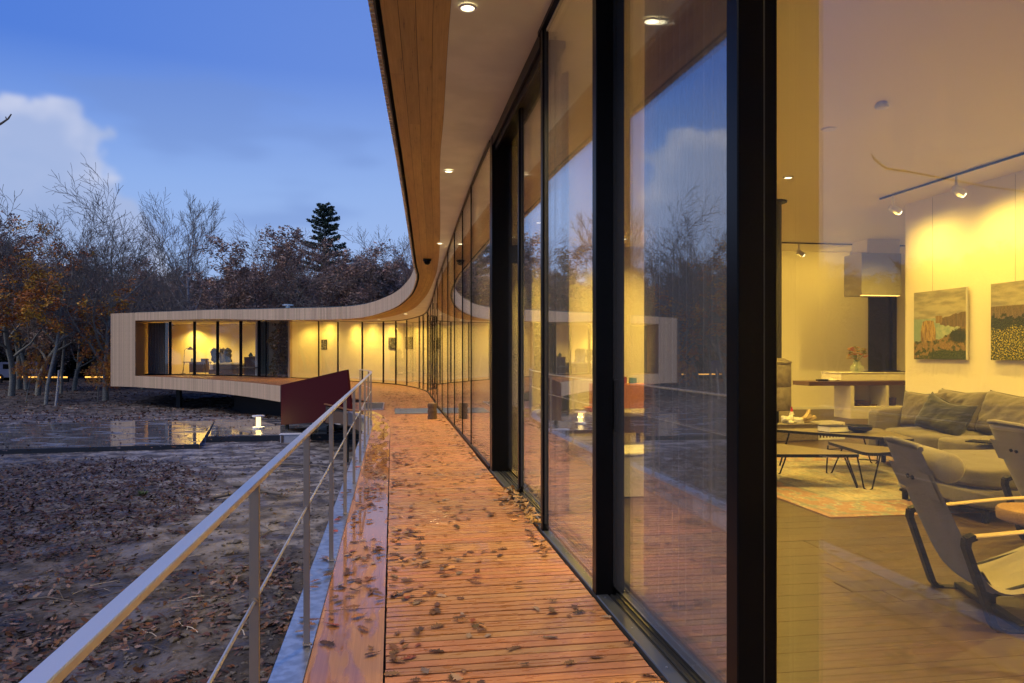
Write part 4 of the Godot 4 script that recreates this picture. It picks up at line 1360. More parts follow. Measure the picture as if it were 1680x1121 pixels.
func make_deck_leaves():
	rng.seed = 99
	var nzl = noise(1.0, 450, 3)
	var vs = []
	for k in 6: vs.append(oak_leaf(540 + k, 1.05))
	var ms = []
	for k in 8:
		var c = [Color(0.07, 0.035, 0.022), Color(0.10, 0.045, 0.022), Color(0.17, 0.075, 0.03), Color(0.13, 0.03, 0.014), Color(0.26, 0.13, 0.05), Color(0.12, 0.085, 0.055), Color(0.32, 0.17, 0.06), Color(0.20, 0.14, 0.09)][k]
		ms.append(mat(L(c.r * 1.5, c.g * 1.35, c.b * 1.3), 0.5, 0.0, 0.4))
	var n = 0
	var tries = 0
	var farT = []
	var farC = []
	while tries < 3200:
		tries += 1
		var z = rng.randf()
		var s = 2.45 + 7.5 * pow(rng.randf(), 0.9)
		if tries > 1500: s = 8.5 + 17.0 * pow(rng.randf(), 0.85)
		var t = 0.0
		var q = rng.randf()
		var kind = 0
		if q < 0.30: t = rng.randf_range(-0.30, -0.06)
		elif q < 0.58: t = 0.0 + 0.5 * pow(rng.randf(), 1.6)
		elif q < 0.86: t = rng.randf_range(0.0, 1.02)
		elif q < 0.95: t = rng.randf_range(0.92, 1.04); kind = 1
		else: t = rng.randf_range(-0.46, -0.36)
		if s > 16.0:
			t = rng.randf_range(-0.6, 1.0) if s < 19 else rng.randf_range(-0.4, 1.0)
		if nzl.get_noise_2d(s * 1.3, t * 2.0) < rng.randf_range(-0.35, 0.35): continue
		var lift = 0.006 if t > -0.03 else 0.012 if t > -0.35 else 0.018
		var pos = W(s, t, lift)
		var sz = rng.randf_range(0.05, 0.10) * (0.85 if t < -0.03 else 0.82)
		var b = (Basis(Vector3.UP, rng.randf() * TAU) * Basis(Vector3.RIGHT, rng.randf_range(-0.25, 0.25) * (2.0 if kind == 1 else 1.0)))
		if rng.randf() < 0.3: b = b * Basis(Vector3.RIGHT, PI); pos.y += sz * 0.15
		var mk = rng.randi() % 4 if t < 0.0 or rng.randf() < 0.62 else 4 + rng.randi() % 4
		if kind == 1: mk = [2, 4, 6, 6][rng.randi() % 4]
		if s < 9.2 and n < 285:
			n += 1
			var o = MeshInstance3D.new()
			o.name = numbered("fallen_leaf")
			o.mesh = vs[rng.randi() % 6]
			o.set_surface_override_material(0, ms[mk])
			add_child(o, true)
			o.transform = Transform3D(b.scaled(Vector3.ONE * sz), pos)
			var where = "lying wet on the wide edge plank" if t < -0.03 and t > -0.35 else "on the pale metal kerb" if t <= -0.35 else "blown against the foot of the glass" if kind == 1 else "lying on the grooved deck boards"
			var tone = ["dark brown", "dark brown", "russet", "dark red", "ochre", "grey brown", "golden", "grey brown"][mk]
			tag(o, "%s fallen oak leaf %s" % [tone, where], "leaf", "%s leaves %s" % [tone, where])
		else:
			farT.append(Transform3D(b.scaled(Vector3.ONE * sz), pos))
			farC.append(leaf_tint(1.1))
	multi("far_deck_leaves", vs[2], M.litter, farT, farC, "small fallen leaves scattered over the far boardwalk", "leaf litter")
	# drift in the recess of the sill
	var hT = []
	var hC = []
	for k in 150:
		var s = 5.5 + 1.5 * rng.randf()
		var pos = W(s, rng.randf_range(1.035, 1.14), 0.012 + rng.randf() * 0.035)
		hT.append(Transform3D(Basis(Vector3(rng.randf() - 0.5, 1, rng.randf() - 0.5).normalized(), rng.randf() * TAU).scaled(Vector3.ONE * rng.randf_range(0.04, 0.07)), pos))
		var f = rng.randf_range(0.6, 1.2)
		hC.append(Color(0.34 * f, 0.19 * f, 0.065 * f))
	multi("leaf_drift", vs[4], M.litter, hT, hC, "drift of golden leaves in the recess of the sliding door sill", "leaf litter")

# ---------------------------------------------------------------- living room
func curtain(a: Vector3, b: Vector3, h: float, folds: int, amp: float, sd: int) -> MB:
	var mb = MB.new()
	var r = RandomNumberGenerator.new(); r.seed = sd
	var t = (b - a).normalized(); var n = Vector3(-t.z, 0, t.x)
	var rows = []
	var m = folds * 8
	var ph = []
	for k in folds + 1: ph.append(r.randf_range(0.6, 1.2))
	for y in [0.015, h * 0.5, h]:
		var row = []
		for k in m + 1:
			var f = float(k) / m
			var w = sin(f * folds * TAU + sin(f * 9.0) * 0.6) * amp * ph[int(f * folds)] * (1.0 - 0.25 * y / h)
			row.append(a.lerp(b, f) + n * w + Vector3.UP * y)
		rows.append(row)
	mb.grid(rows, false)
	return mb

func tri_table(name_: String, label: String, at: Vector3, turn: float, outline: Array, h: float):
	var T = thing(name_, label, "coffee table", at, turn, "nested coffee tables")
	# rounded triangle: corners cut by arcs
	var pl = PackedVector2Array()
	var n = outline.size()
	for k in n:
		var p: Vector2 = outline[k]; var a: Vector2 = outline[(k + n - 1) % n]; var b: Vector2 = outline[(k + 1) % n]
		var i0 = p + (a - p).normalized() * 0.17; var o0 = p + (b - p).normalized() * 0.17
		for j in 7:
			var f = j / 6.0
			pl.append(i0.lerp(p, f).lerp(p.lerp(o0, f), f))
	var mb = MB.new(); mb.prism(pl, h - 0.028, h); obj("tabletop", mb, M.iron, T)
	var ins = PackedVector2Array()
	var ce = Vector2.ZERO
	for q in pl: ce += q / pl.size()
	for q in pl: ins.append(q + (ce - q).normalized() * 0.012)
	mb = MB.new(); mb.prism(ins, h - 0.002, h + 0.002)
	obj("top_surface", mb, M.table_top, T)
	for k in n:
		var c = ce.lerp(outline[k], 0.72)
		var d = (outline[k] - ce).normalized(); var s = Vector2(-d.y, d.x)
		mb = MB.new()
		var foot = c + d * 0.10
		var p0 = c + s * 0.10; var p1 = c - s * 0.10
		mb.tube([Vector3(p0.x, h - 0.03, p0.y), Vector3(foot.x + s.x * 0.035, 0.03, foot.y + s.y * 0.035), Vector3(foot.x, 0.008, foot.y), Vector3(foot.x - s.x * 0.035, 0.03, foot.y - s.y * 0.035), Vector3(p1.x, h - 0.03, p1.y)], filled(5, 0.008), 7)
		mb.tube([Vector3(lerpf(p0.x, foot.x, 0.2), h * 0.8, lerpf(p0.y, foot.y, 0.2)), Vector3(lerpf(p1.x, foot.x, 0.2), h * 0.8, lerpf(p1.y, foot.y, 0.2))], [0.006, 0.006], 6)
		obj("leg", mb, M.iron, T)

func lounge_chair(label: String, at: Vector3, turn: float):
	# local +x is forward, z to the side
	var C = thing("lounge_chair", label, "armchair", at, turn, "canvas lounge chairs")
	var hw = 0.255
	# sling of back and seat: one bent sheet
	var prof = [Vector3(-0.295, 0.83, 0), Vector3(-0.25, 0.72, 0), Vector3(-0.13, 0.45, 0), Vector3(-0.03, 0.245, 0), Vector3(0.035, 0.17, 0), Vector3(0.13, 0.155, 0), Vector3(0.30, 0.215, 0), Vector3(0.52, 0.315, 0), Vector3(0.70, 0.385, 0), Vector3(0.75, 0.385, 0), Vector3(0.765, 0.355, 0)]
	var fr = []
	var bk = []
	for k in 41:
		var f = 10.0 * k / 40
		var p = crv(prof, f)
		var q = crv(prof, minf(f + 0.05, 10.0)); var q0 = crv(prof, maxf(f - 0.05, 0.0))
		var t = (q - q0).normalized(); var n = Vector3(-t.y, t.x, 0)
		var w = hw * (1.0 - 0.08 * smooth(2.0, 0.0, f))
		var r1 = []
		var r2 = []
		for j in 9:
			var z = lerpf(-w, w, j / 8.0)
			var sag = 0.018 * (1.0 - pow(z / w, 2)) * smooth(0.0, 4.0, f)
			var e = 0.02 * sqrt(maxf(0.0, 1.0 - pow(absf(z) / w, 8)))
			r1.append(Vector3(p.x, p.y, z) - n * sag + n * e)
			r2.append(Vector3(p.x, p.y, z) - n * sag - n * e)
		fr.append(r1); bk.append(r2)
	var mb = MB.new(); mb.grid(fr, true); mb.grid(bk, false)
	mb.tube(fr[0], filled(9, 0.014), 6)
	var sling = obj("sling", mb, M.canvas, C)
	# seam band across the back, with two eyelets
	mb = MB.new()
	var rows = []
	for f in [1.0, 1.5]:
		var p = crv(prof, f)
		var row = []
		for j in 9: row.append(Vector3(p.x - 0.022, p.y - 0.008, lerpf(-hw - 0.004, hw + 0.004, j / 8.0)))
		rows.append(row)
	mb.grid(rows, false); obj("head_strap", mb, M.canvas, C)
	mb = MB.new()
	for z in [-0.03, 0.03]: mb.tube([Vector3(-0.25, 0.665, z), Vector3(-0.262, 0.66, z)], [0.011, 0.011], 10)
	obj("eyelets", mb, M.iron, C)
	mb = MB.new()
	mb.lathe([Vector2(0.0, -0.215), Vector2(0.055, -0.215), Vector2(0.074, -0.195), Vector2(0.076, 0.0), Vector2(0.074, 0.195), Vector2(0.055, 0.215), Vector2(0.0, 0.215)], 22)
	for k in mb.v.size():
		mb.v[k] = Vector3(mb.v[k].x - 0.15, mb.v[k].z + 0.735, mb.v[k].y)
	for k in mb.n.size(): mb.n[k] = Vector3(mb.n[k].x, mb.n[k].z, mb.n[k].y)
	for k in range(0, mb.i.size(), 3):
		var x = mb.i[k + 1]; mb.i[k + 1] = mb.i[k + 2]; mb.i[k + 2] = x
	obj("head_roll", mb, M.canvas, C)
	# folded steel side loops
	for z in [-0.335, 0.335]:
		var lp = [Vector3(0.03, 0.006, 0), Vector3(0.0, 0.012, 0), Vector3(-0.02, 0.04, 0), Vector3(-0.135, 0.39, 0), Vector3(-0.132, 0.425, 0), Vector3(-0.10, 0.44, 0)]
		var lf = [Vector3(0.80, 0.535, 0), Vector3(0.835, 0.53, 0), Vector3(0.845, 0.50, 0), Vector3(0.70, 0.04, 0), Vector3(0.68, 0.012, 0), Vector3(0.65, 0.006, 0)]
		mb = MB.new()
		ribbon(mb, lp, z, 0.055, 0.026); obj("side_frame", mb, M.iron, C)
		mb = MB.new(); ribbon(mb, lf, z, 0.055, 0.026); obj("side_frame", mb, M.iron, C)
		mb = MB.new(); ribbon(mb, [lp[0], lf[5]], z, 0.055, 0.012); obj("skid", mb, M.iron, C)
		mb = MB.new(); ribbon(mb, [lp[5], Vector3(0.35, 0.50, 0), lf[0]], z, 0.058, 0.005); obj("arm_strap", mb, M.leather, C)
	for q in [[0.12, 0.0, 0.10], [0.52, 0.0, 0.255]]:
		mb = MB.new(); mb.box(Vector3(q[0], 0.022, 0), Vector3(0.05, 0.03, 0.67), 0.003); obj("cross_bar", mb, M.iron, C)
		mb = MB.new(); mb.box(Vector3(q[0], q[2] * 0.55, 0), Vector3(0.045, q[2] * 1.1, 0.05)); obj("seat_post", mb, M.iron, C)
	mb = MB.new(); mb.tube([Vector3(-0.01, 0.235, -0.2), Vector3(0.06, 0.135, -0.2), Vector3(0.70, 0.355, -0.2)], filled(3, 0.013), 6); mb.tube([Vector3(-0.01, 0.235, 0.2), Vector3(0.06, 0.135, 0.2), Vector3(0.70, 0.355, 0.2)], filled(3, 0.013), 6)
	obj("seat_rails", mb, M.iron, C)

func ribbon(mb: MB, p: Array, z: float, w: float, th: float):
	for k in p.size() - 1:
		var a: Vector3 = p[k]; var b: Vector3 = p[k + 1]
		var t = (b - a).normalized(); var n = Vector3(-t.y, t.x, 0) * th / 2
		var e = t * 0.002
		var lo = []
		var hi = []
		for q in [[a - e, -1], [b + e, -1], [b + e, 1], [a - e, 1]]:
			lo.append(q[0] - n + Vector3(0, 0, z + q[1] * w / 2)); hi.append(q[0] + n + Vector3(0, 0, z + q[1] * w / 2))
		mb.hexa(lo, hi)

func sea_picture(kind: int) -> ImageTexture:
	# the printed photographs on the wall: a coast with rock stacks, and a flowering clifftop
	var w = 256
	var im = Image.create(w, w, false, Image.FORMAT_RGB8)
	var n1 = noise(1.0, 600 + kind, 5)
	var mix = func(a, b, f): return a.lerp(b, clampf(f, 0, 1))
	for y in w:
		for x in w:
			var u = float(x) / w; var v = 1.0 - float(y) / w
			var r = n1.get_noise_2d(u * 9, v * 9); var r2 = n1.get_noise_2d(u * 40, v * 40); var r3 = n1.get_noise_2d(u * 30, v * 4)
			var c = Color(0.78, 0.74, 0.60).lerp(Color(0.60, 0.58, 0.50), clampf(0.4 + n1.get_noise_2d(u * 2, v * 8) * 1.3 + (v - 0.75), 0, 1))
			var green = Color(0.13, 0.20, 0.05).lerp(Color(0.36, 0.40, 0.12), clampf(0.5 + r2 * 1.6, 0, 1))
			var ochre = Color(0.52, 0.40, 0.18).lerp(Color(0.70, 0.58, 0.32), clampf(0.5 + r2, 0, 1))
			if kind == 0:
				if v < 0.60: c = Color(0.58, 0.68, 0.58).lerp(Color(0.80, 0.82, 0.66), clampf((u - 0.15) * 1.1 + r * 0.7, 0, 1))
				var cl = 0.60 + 0.06 * smooth(0.5, 1.0, u) + r * 0.02
				if u > 0.52 and v < cl and v > 0.50 - 0.12 * (u - 0.5) + r * 0.03: c = Color(0.40, 0.34, 0.24).lerp(Color(0.56, 0.48, 0.34), clampf(0.5 + r3 * 0.6, 0, 1))
				if absf(u - 0.50) < 0.06 + r3 * 0.01 and v < 0.63 and v > 0.525: c = Color(0.72, 0.62, 0.38).lerp(Color(0.5, 0.4, 0.24), clampf(0.5 + r3, 0, 1))
				var hw = 0.15 * (1.0 - 0.3 * smooth(0.40, 0.58, v))
				if absf(u - 0.29 + r2 * 0.012) < hw and v < 0.575 - 1.6 * pow(u - 0.30, 2) + r2 * 0.02 and v > 0.22: c = Color(0.80, 0.66, 0.36).lerp(Color(0.46, 0.36, 0.2), clampf(0.34 + r3 * 1.3 + r2 * 0.5 + (0.26 - u) * 1.6, 0, 1))
				var land = 0.26 + 0.22 * smooth(0.2, 1.0, u) * u + r * 0.03
				if v < land: c = ochre.lerp(green, clampf(smooth(0.2, 0.05, v) + r * 2.5 - 0.15, 0, 1))
				if pow((u - 0.86) / 0.16, 2) + pow((v - 0.33) / 0.1, 2) < 1.0 + r2: c = green.darkened(0.25)
				if v < 0.13 + r * 0.06 and u > 0.35: c = green
			else:
				if v < 0.70: c = Color(0.42, 0.36, 0.24).lerp(Color(0.58, 0.50, 0.34), clampf(0.5 + r3 * 0.5 + r2 * 0.6, 0, 1))
				if v < 0.56 + r * 0.14: c = green.darkened(0.2)
				if v < 0.42 + r * 0.08:
					c = green
					if r2 > 0.16: c = Color(0.90, 0.80, 0.22)
			im.set_pixel(x, y, c)
	return ImageTexture.create_from_image(im)

func make_room():
	M.table_top = mat(L(0.17, 0.14, 0.10), 0.3)
	var mb: MB
	# rug
	var rugm = mat(Color.WHITE, 0.95)
	var im = Image.create(384, 384, false, Image.FORMAT_RGB8)
	var n1 = noise(1.0, 700, 4); var n2 = noise(1.0, 701, 4)
	for y in 384:
		for x in 384:
			var u = x / 384.0; var v = y / 384.0
			var e = minf(minf(u, 1 - u), minf(v, 1 - v))
			var c = L(0.40, 0.34, 0.24).lerp(L(0.30, 0.27, 0.21), clampf(0.5 + n1.get_noise_2d(u * 8, v * 8), 0, 1))
			var pt = n2.get_noise_2d(u * 22, v * 13)
			var bd = e < 0.16
			if bd and pt > -0.10: c = c.lerp(L(0.27, 0.13, 0.085), 0.7)
			elif bd and pt < -0.22: c = c.lerp(L(0.17, 0.19, 0.18), 0.8)
			if not bd and pt > 0.24: c = c.lerp(L(0.30, 0.21, 0.12), 0.5)
			if not bd and pt < -0.3: c = c.lerp(L(0.20, 0.22, 0.20), 0.6)
			if absf(e - 0.165) < 0.008 or absf(e - 0.03) < 0.008: c = c.lerp(L(0.15, 0.16, 0.15), 0.6)
			im.set_pixel(x, y, c.darkened(0.12 * clampf(n1.get_noise_2d(u * 60, v * 60) + 0.4, 0, 1)))
	rugm.albedo_texture = ImageTexture.create_from_image(im)
	mb = MB.new()
	mb.quad(Vector3(-1.35, 0.016, 1.7), Vector3(1.35, 0.016, 1.7), Vector3(1.35, 0.016, -1.7), Vector3(-1.35, 0.016, -1.7))
	for q in [[-1.35, 1.7, 1.35, 1.7], [1.35, 1.7, 1.35, -1.7], [1.35, -1.7, -1.35, -1.7], [-1.35, -1.7, -1.35, 1.7]]:
		mb.quad(Vector3(q[0], 0.006, q[1]), Vector3(q[2], 0.006, q[3]), Vector3(q[2], 0.016, q[3]), Vector3(q[0], 0.016, q[1]), false, Vector2(0.01, 0.01), Vector2(0.02, 0.02))
	var rug = obj("rug", mb, rugm); tag(rug, "faded rug with worn terracotta border under the coffee tables", "rug")
	rug.position = W(7.08, 4.73, 0.005); rug.rotation.y = PHI
	# sofa: local x = t, z = -s, origin at its outer corner
	var S = thing("corner_sofa", "taupe fabric corner sofa with chaise and loose back cushions", "sofa", W(4.95, 5.6, 0), PHI)
	var nz = noise(2.6, 710, 4)
	var plump = func(parent, nm, sz: Vector3, tf: Transform3D, m, sd: int, sag := 0.03):
		# a sewn cushion: two faces that meet at an edge seam, with pulls from the corners; thickness along x
		var q = MB.new()
		var wr = noise(1.0, sd, 4)
		for sgn in [-1.0, 1.0]:
			var rows = []
			for a in 23:
				var row = []
				for b in 23:
					var u = a / 11.0 - 1.0; var w = b / 11.0 - 1.0
					var th = pow(maxf(0.0, (1.0 - pow(absf(u), 5)) * (1.0 - pow(absf(w), 5))), 0.42)
					var pinch = 1.0 - 0.05 * (1.0 - absf(u * w))
					var fold = wr.get_noise_3d(u * 1.1 + w * 0.5, w * 2.6 - u * 1.2, sgn * 3.0) * 0.22 + absf(wr.get_noise_3d(u * 2.2, w * 4.5 + u, 7.0 + sgn)) * -0.16
					var h = sz.y / 2 * u * pinch - sag * (1.0 - w * w) * smooth(0.0, 1.0, u)
					row.append(Vector3(sgn * sz.x / 2 * th * (1.0 + fold - 0.22 * u), h, sz.z / 2 * w * (pinch + 0.02 * u)))
				rows.append(row)
			q.grid(rows, sgn < 0)
		q.weld()
		# piping round the seam
		var ring = []
		for k in 41:
			var an = TAU * k / 40
			var cu = signf(cos(an)) * pow(absf(cos(an)), 0.25); var cw = signf(sin(an)) * pow(absf(sin(an)), 0.25)
			var pn = 1.0 - 0.05 * (1.0 - absf(cu * cw))
			ring.append(Vector3(0, sz.y / 2 * cu * pn - sag * (1.0 - cw * cw) * smooth(0.0, 1.0, cu), sz.z / 2 * cw * (pn + 0.02 * cu)))
		q.tube(ring, filled(41, 0.006), 5, false)
		var ob = obj(nm, q, m, parent)
		ob.transform = tf
		return ob
	var soft = func(nm, ct, sz, pw, sub, bs = Basis.IDENTITY, bulge = 0.0, amp = 0.03, m = null):
		var q = MB.new(); q.pillow(ct, sz, pw, sub, bs, bulge, nz, amp); q.weld()
		return obj(nm, q, m if m else M.cloth, S)
	soft.call("chaise_base", Vector3(-0.15, 0.19, -0.55), Vector3(2.16, 0.16, 1.06), 14.0, 8, Basis.IDENTITY, 0.0, 0.01)
	soft.call("chaise_cushion", Vector3(-0.16, 0.345, -0.55), Vector3(2.18, 0.18, 1.08), 7.0, 14, Basis.IDENTITY, 0.025, 0.03)
	soft.call("seat_base", Vector3(0.52, 0.19, -2.0), Vector3(1.0, 0.16, 2.2), 14.0, 8, Basis.IDENTITY, 0.0, 0.01)
	soft.call("seat_cushion", Vector3(0.40, 0.345, -1.60), Vector3(0.86, 0.19, 0.98), 7.0, 12, Basis.IDENTITY, 0.03, 0.03)
	soft.call("seat_cushion", Vector3(0.40, 0.345, -2.50), Vector3(0.86, 0.19, 0.92), 7.0, 12, Basis.IDENTITY, 0.03, 0.03)
	soft.call("backrest", Vector3(0.96, 0.40, -1.55), Vector3(0.2, 0.56, 3.1), 12.0, 8, Basis.IDENTITY, 0.0, 0.01)
	soft.call("armrest", Vector3(0.49, 0.38, -3.07), Vector3(1.04, 0.56, 0.22), 10.0, 10, Basis.IDENTITY, 0.0, 0.012)
	var tilt = Basis(Vector3.FORWARD, 0.26)
	for q in [[-0.40, 0.78], [-1.12, 0.66], [-1.84, 0.76], [-2.58, 0.70]]:
		plump.call(S, "back_cushion", Vector3(0.30, 0.49, q[1] + 0.05), Transform3D(tilt * Basis(Vector3.RIGHT, rng.randf_range(-0.04, 0.04)), Vector3(0.73, 0.655, q[0])), M.cloth, 800 + int(q[0] * -10))
	for q in [[-1.15, -0.1], [-1.15, -1.0], [0.95, -0.1], [0.95, -3.05], [0.1, -3.05]]:
		mb = MB.new(); mb.box(Vector3(q[0], 0.055, q[1]), Vector3(0.04, 0.11, 0.04), 0.004); obj("leg", mb, M.iron, S)
	mb = MB.new(); mb.box(Vector3(-1.17, 0.10, -0.55), Vector3(0.035, 0.02, 0.96)); obj("foot_rail", mb, M.iron, S)
	var o = plump.call(self, "cushion", Vector3(0.2, 0.44, 0.46), Transform3D.IDENTITY, M.cloth, 811); o.transform = Transform3D(Basis(Vector3.UP, PHI + 0.5) * Basis(Vector3.FORWARD, 0.3), W(7.75, 6.02, 0.655)); tag(o, "taupe scatter cushion standing in the corner against the sofa's armrest", "cushion")
	o = plump.call(self, "cushion", Vector3(0.22, 0.42, 0.54), Transform3D.IDENTITY, M.cloth_dark, 812, 0.06); o.transform = Transform3D(Basis(Vector3.UP, PHI + 0.35) * Basis(Vector3.FORWARD, 0.45) * Basis(Vector3.RIGHT, 0.25), W(7.28, 5.92, 0.63)); tag(o, "dark grey crumpled scatter cushion in front of the back cushions", "cushion")
	mb = MB.new(); mb.box(Vector3.ZERO, Vector3(0.21, 0.012, 0.28), 0.002)
	o = obj("magazine", mb, M.black); o.transform = Transform3D(Basis(Vector3.UP, 0.7), W(6.3, 5.55, 0.462)); tag(o, "thin black magazine lying on the sofa seat behind the chairs", "magazine")
	# coffee tables (outlines in x = t, z = -s)
	tri_table("coffee_table", "long grey topped coffee table behind the lower two, holding a book and a bowl", W(7.5, 5.0, 0), PHI, [Vector2(-0.75, -0.55), Vector2(0.22, 0.72), Vector2(0.62, -0.50)], 0.43)
	tri_table("coffee_table", "low grey topped coffee table nearest the sofa chaise", W(6.85, 4.62, 0), PHI, [Vector2(-0.22, 0.45), Vector2(0.45, 0.30), Vector2(-0.02, -0.60)], 0.36)
	tri_table("coffee_table", "low coffee table half hidden by the black door post", W(6.9, 3.95, 0), PHI, [Vector2(-0.72, 0.2), Vector2(0.50, 0.42), Vector2(0.1, -0.58)], 0.34)
	var bk = thing("book", "thick white book with black cover lying on the long coffee table", "book", W(7.62, 4.82, 0.434), 0.3)
	mb = MB.new(); mb.box(Vector3(0, 0.035, 0), Vector3(0.26, 0.055, 0.19)); obj("pages", mb, M.white, bk)
	mb = MB.new(); mb.box(Vector3(0, 0.066, 0), Vector3(0.27, 0.006, 0.2), 0.001); mb.box(Vector3(0, 0.004, 0), Vector3(0.27, 0.006, 0.2), 0.001); obj("cover", mb, M.iron, bk)
	mb = MB.new(); mb.lathe([Vector2(0.06, 0), Vector2(0.13, 0.03), Vector2(0.145, 0.07), Vector2(0.135, 0.075), Vector2(0.12, 0.04), Vector2(0.0, 0.02)], 24)
	o = obj("bowl", mb, M.iron); o.position = W(7.55, 5.08, 0.434); tag(o, "shallow black bowl on the long coffee table right of the book", "bowl")
	# chairs
	lounge_chair("beige canvas lounge chair with black side frames nearest the glass", W(3.40, 2.87, 0.006), -0.135)
	lounge_chair("second beige canvas lounge chair farther right, cut by the frame edge", W(4.21, 4.22, 0.006), -0.10)
	var tb = thing("cork_stool", "round cork topped side table between the two lounge chairs", "side table", W(3.84, 3.72, 0.006), 0)
	mb = MB.new(); mb.lathe([Vector2(0, 0.31), Vector2(0.18, 0.31), Vector2(0.2, 0.32), Vector2(0.205, 0.37), Vector2(0.195, 0.385), Vector2(0, 0.387)], 30)
	obj("top", mb, wood(L(0.22, 0.12, 0.05), L(0.36, 0.22, 0.10), Vector3(9, 9, 9), Vector3(0.4, 0, 0), 0.8), tb)
	mb = MB.new(); mb.lathe([Vector2(0.15, 0.0), Vector2(0.15, 0.02), Vector2(0.03, 0.04), Vector2(0.03, 0.31)], 20); obj("pedestal", mb, M.iron, tb)
	# pictures
	for q in [[9.88, 1.06, "canvas print of golden rock stacks on a coast, left of the two", 0], [8.38, 1.06, "canvas print of yellow flowers on a clifftop, cut by the right edge", 1]]:
		var P = thing("canvas_print", q[2], "picture", W(q[0], 7.95, 1.72), PHI - PI / 2, "canvas prints on the long wall")
		mb = MB.new(); mb.box(Vector3(0, 0, 0), Vector3(q[1], 1.02, 0.035)); obj("stretcher", mb, M.white, P)
		mb = MB.new(); mb.quad(Vector3(-q[1] / 2 + 0.001, -0.509, 0.0195), Vector3(q[1] / 2 - 0.001, -0.509, 0.0195), Vector3(q[1] / 2 - 0.001, 0.509, 0.0195), Vector3(-q[1] / 2 + 0.001, 0.509, 0.0195), false, Vector2(0, 1), Vector2(1, 0))
		var pm = mat(Color(0.9, 0.9, 0.9), 0.6); pm.albedo_texture = sea_picture(q[3]); obj("print", mb, pm, P)
		mb = MB.new(); mb.tube([Vector3(-0.15, 0.51, 0), Vector3(-0.15, 1.9, 0)], [0.002, 0.002], 4); obj("wire", mb, M.iron, P)
	# track lights
	var amber = Color(1.0, 0.83, 0.345)
	for q in [[7.28, 2.0, 10.3, "thin black lighting track along the picture wall"], [0, 0, 0, "short lighting track before the rear wall"]]:
		var T = thing("light_track", q[3], "track", W(0, 0, 0), PHI)
		mb = MB.new()
		if q[0] > 0: mb.box(Vector3(q[0], 3.632, -(q[1] + q[2]) / 2), Vector3(0.02, 0.024, q[2] - q[1]))
		else: mb.box(Vector3(9.3, 3.632, -14.7), Vector3(3.4, 0.024, 0.02))
		obj("rail", mb, M.iron, T)
	var k = 0
	for q in [[10.01, 7.29, 8.0, 9.95, 1], [8.76, 7.29, 8.0, 8.45, 1], [7.4, 7.29, 8.0, 7.2, 1], [5.6, 7.29, 8.0, 5.5, 1], [14.7, 8.5, 8.8, 15.9, 1], [14.7, 9.75, 10.2, 15.9, 1]]:
		var lb = ["white track spot at the left end of the picture wall", "white track spot above the right hand picture", "white track spot beyond the right frame edge", "white track spot over the sofa's chaise", "white track spot left of the pair before the rear wall", "white track spot right of the pair, close to the cooker hood"][k]
		k += 1
		var T = thing("track_spot", lb, "spotlight", W(q[0], q[1], 3.62), PHI, "track spots of the living room")
		mb = MB.new(); mb.tube([Vector3(0, 0, 0), Vector3(0, -0.15, 0)], [0.018, 0.018], 8); obj("stem", mb, M.white, T)
		mb = MB.new(); mb.box(Vector3(0.03, -0.20, 0), Vector3(0.17, 0.085, 0.085), 0.01, Basis(Vector3.FORWARD, 0.5)); obj("lamp_head", mb, M.white, T)
		mb = MB.new(); mb.tube([Vector3(0.105, -0.243, 0), Vector3(0.112, -0.247, 0)], [0.035, 0.035], 14); obj("lamp_lens", mb, M.lamp_white, T)
		spot(W(q[0], q[1] - 0.05, 3.34) , W(q[3], q[2], 1.6 if q[1] < 8 else 2.4), (3.2 if q[1] < 8 else 1.3), 78.0, amber, 0.06)
	# ceiling fittings
	mb = MB.new(); mb.lathe([Vector2(0, -0.055), Vector2(0.05, -0.055), Vector2(0.062, -0.045), Vector2(0.062, -0.02), Vector2(0.05, -0.018), Vector2(0.05, 0)], 24)
	o = obj("smoke_detector", mb, mat(L(0.6, 0.6, 0.62), 0.4)); o.position = W(6.38, 4.53, 3.648); tag(o, "round white smoke detector standing off the living room ceiling", "smoke detector")
	mb = MB.new(); mb.lathe([Vector2(0, -0.012), Vector2(0.07, -0.012), Vector2(0.078, 0.0)], 24)
	o = obj("ceiling_disc", mb, M.white); o.position = W(7.21, 4.51, 3.648); tag(o, "flat white disc on the ceiling left of the smoke detector", "ceiling cover")
	# stove
	var V = thing("wood_stove", "round pale stone wood stove with dark flue to the ceiling", "stove", W(10.81, 5.84, 0.006), 0)
	var stone = mat(Color.WHITE, 0.7); stone.albedo_texture = ntex(0.02, 720, [L(0.17, 0.14, 0.11), L(0.25, 0.21, 0.165)], [0.3, 0.7]); tri(stone, Vector3.ONE)
	for y in 3:
		mb = MB.new(); mb.lathe([Vector2(0.0, 0.06 + y * 0.36), Vector2(0.243, 0.06 + y * 0.36), Vector2(0.25, 0.068 + y * 0.36), Vector2(0.25, 0.41 + y * 0.36), Vector2(0.243, 0.418 + y * 0.36), Vector2(0.0, 0.418 + y * 0.36)], 32); obj("stone_ring", mb, stone, V)
	mb = MB.new(); mb.lathe([Vector2(0.26, 1.14), Vector2(0.26, 1.165), Vector2(0.14, 1.22), Vector2(0.0, 1.22)], 32); obj("stove_top", mb, stone, V)
	mb = MB.new(); mb.lathe([Vector2(0.11, 1.2), Vector2(0.11, 3.64)], 24); obj("flue", mb, mat(L(0.045, 0.042, 0.036), 0.45, 0.4), V)
	mb = MB.new(); mb.lathe([Vector2(0.0, 3.62), Vector2(0.19, 3.62), Vector2(0.19, 3.643)], 24); obj("flue_collar", mb, M.iron, V)
	# hearth bench and what lies on it
	var B = thing("hearth_bench", "low grey brown box bench before the stove", "bench", W(10.38, 5.70, 0.006), PHI)
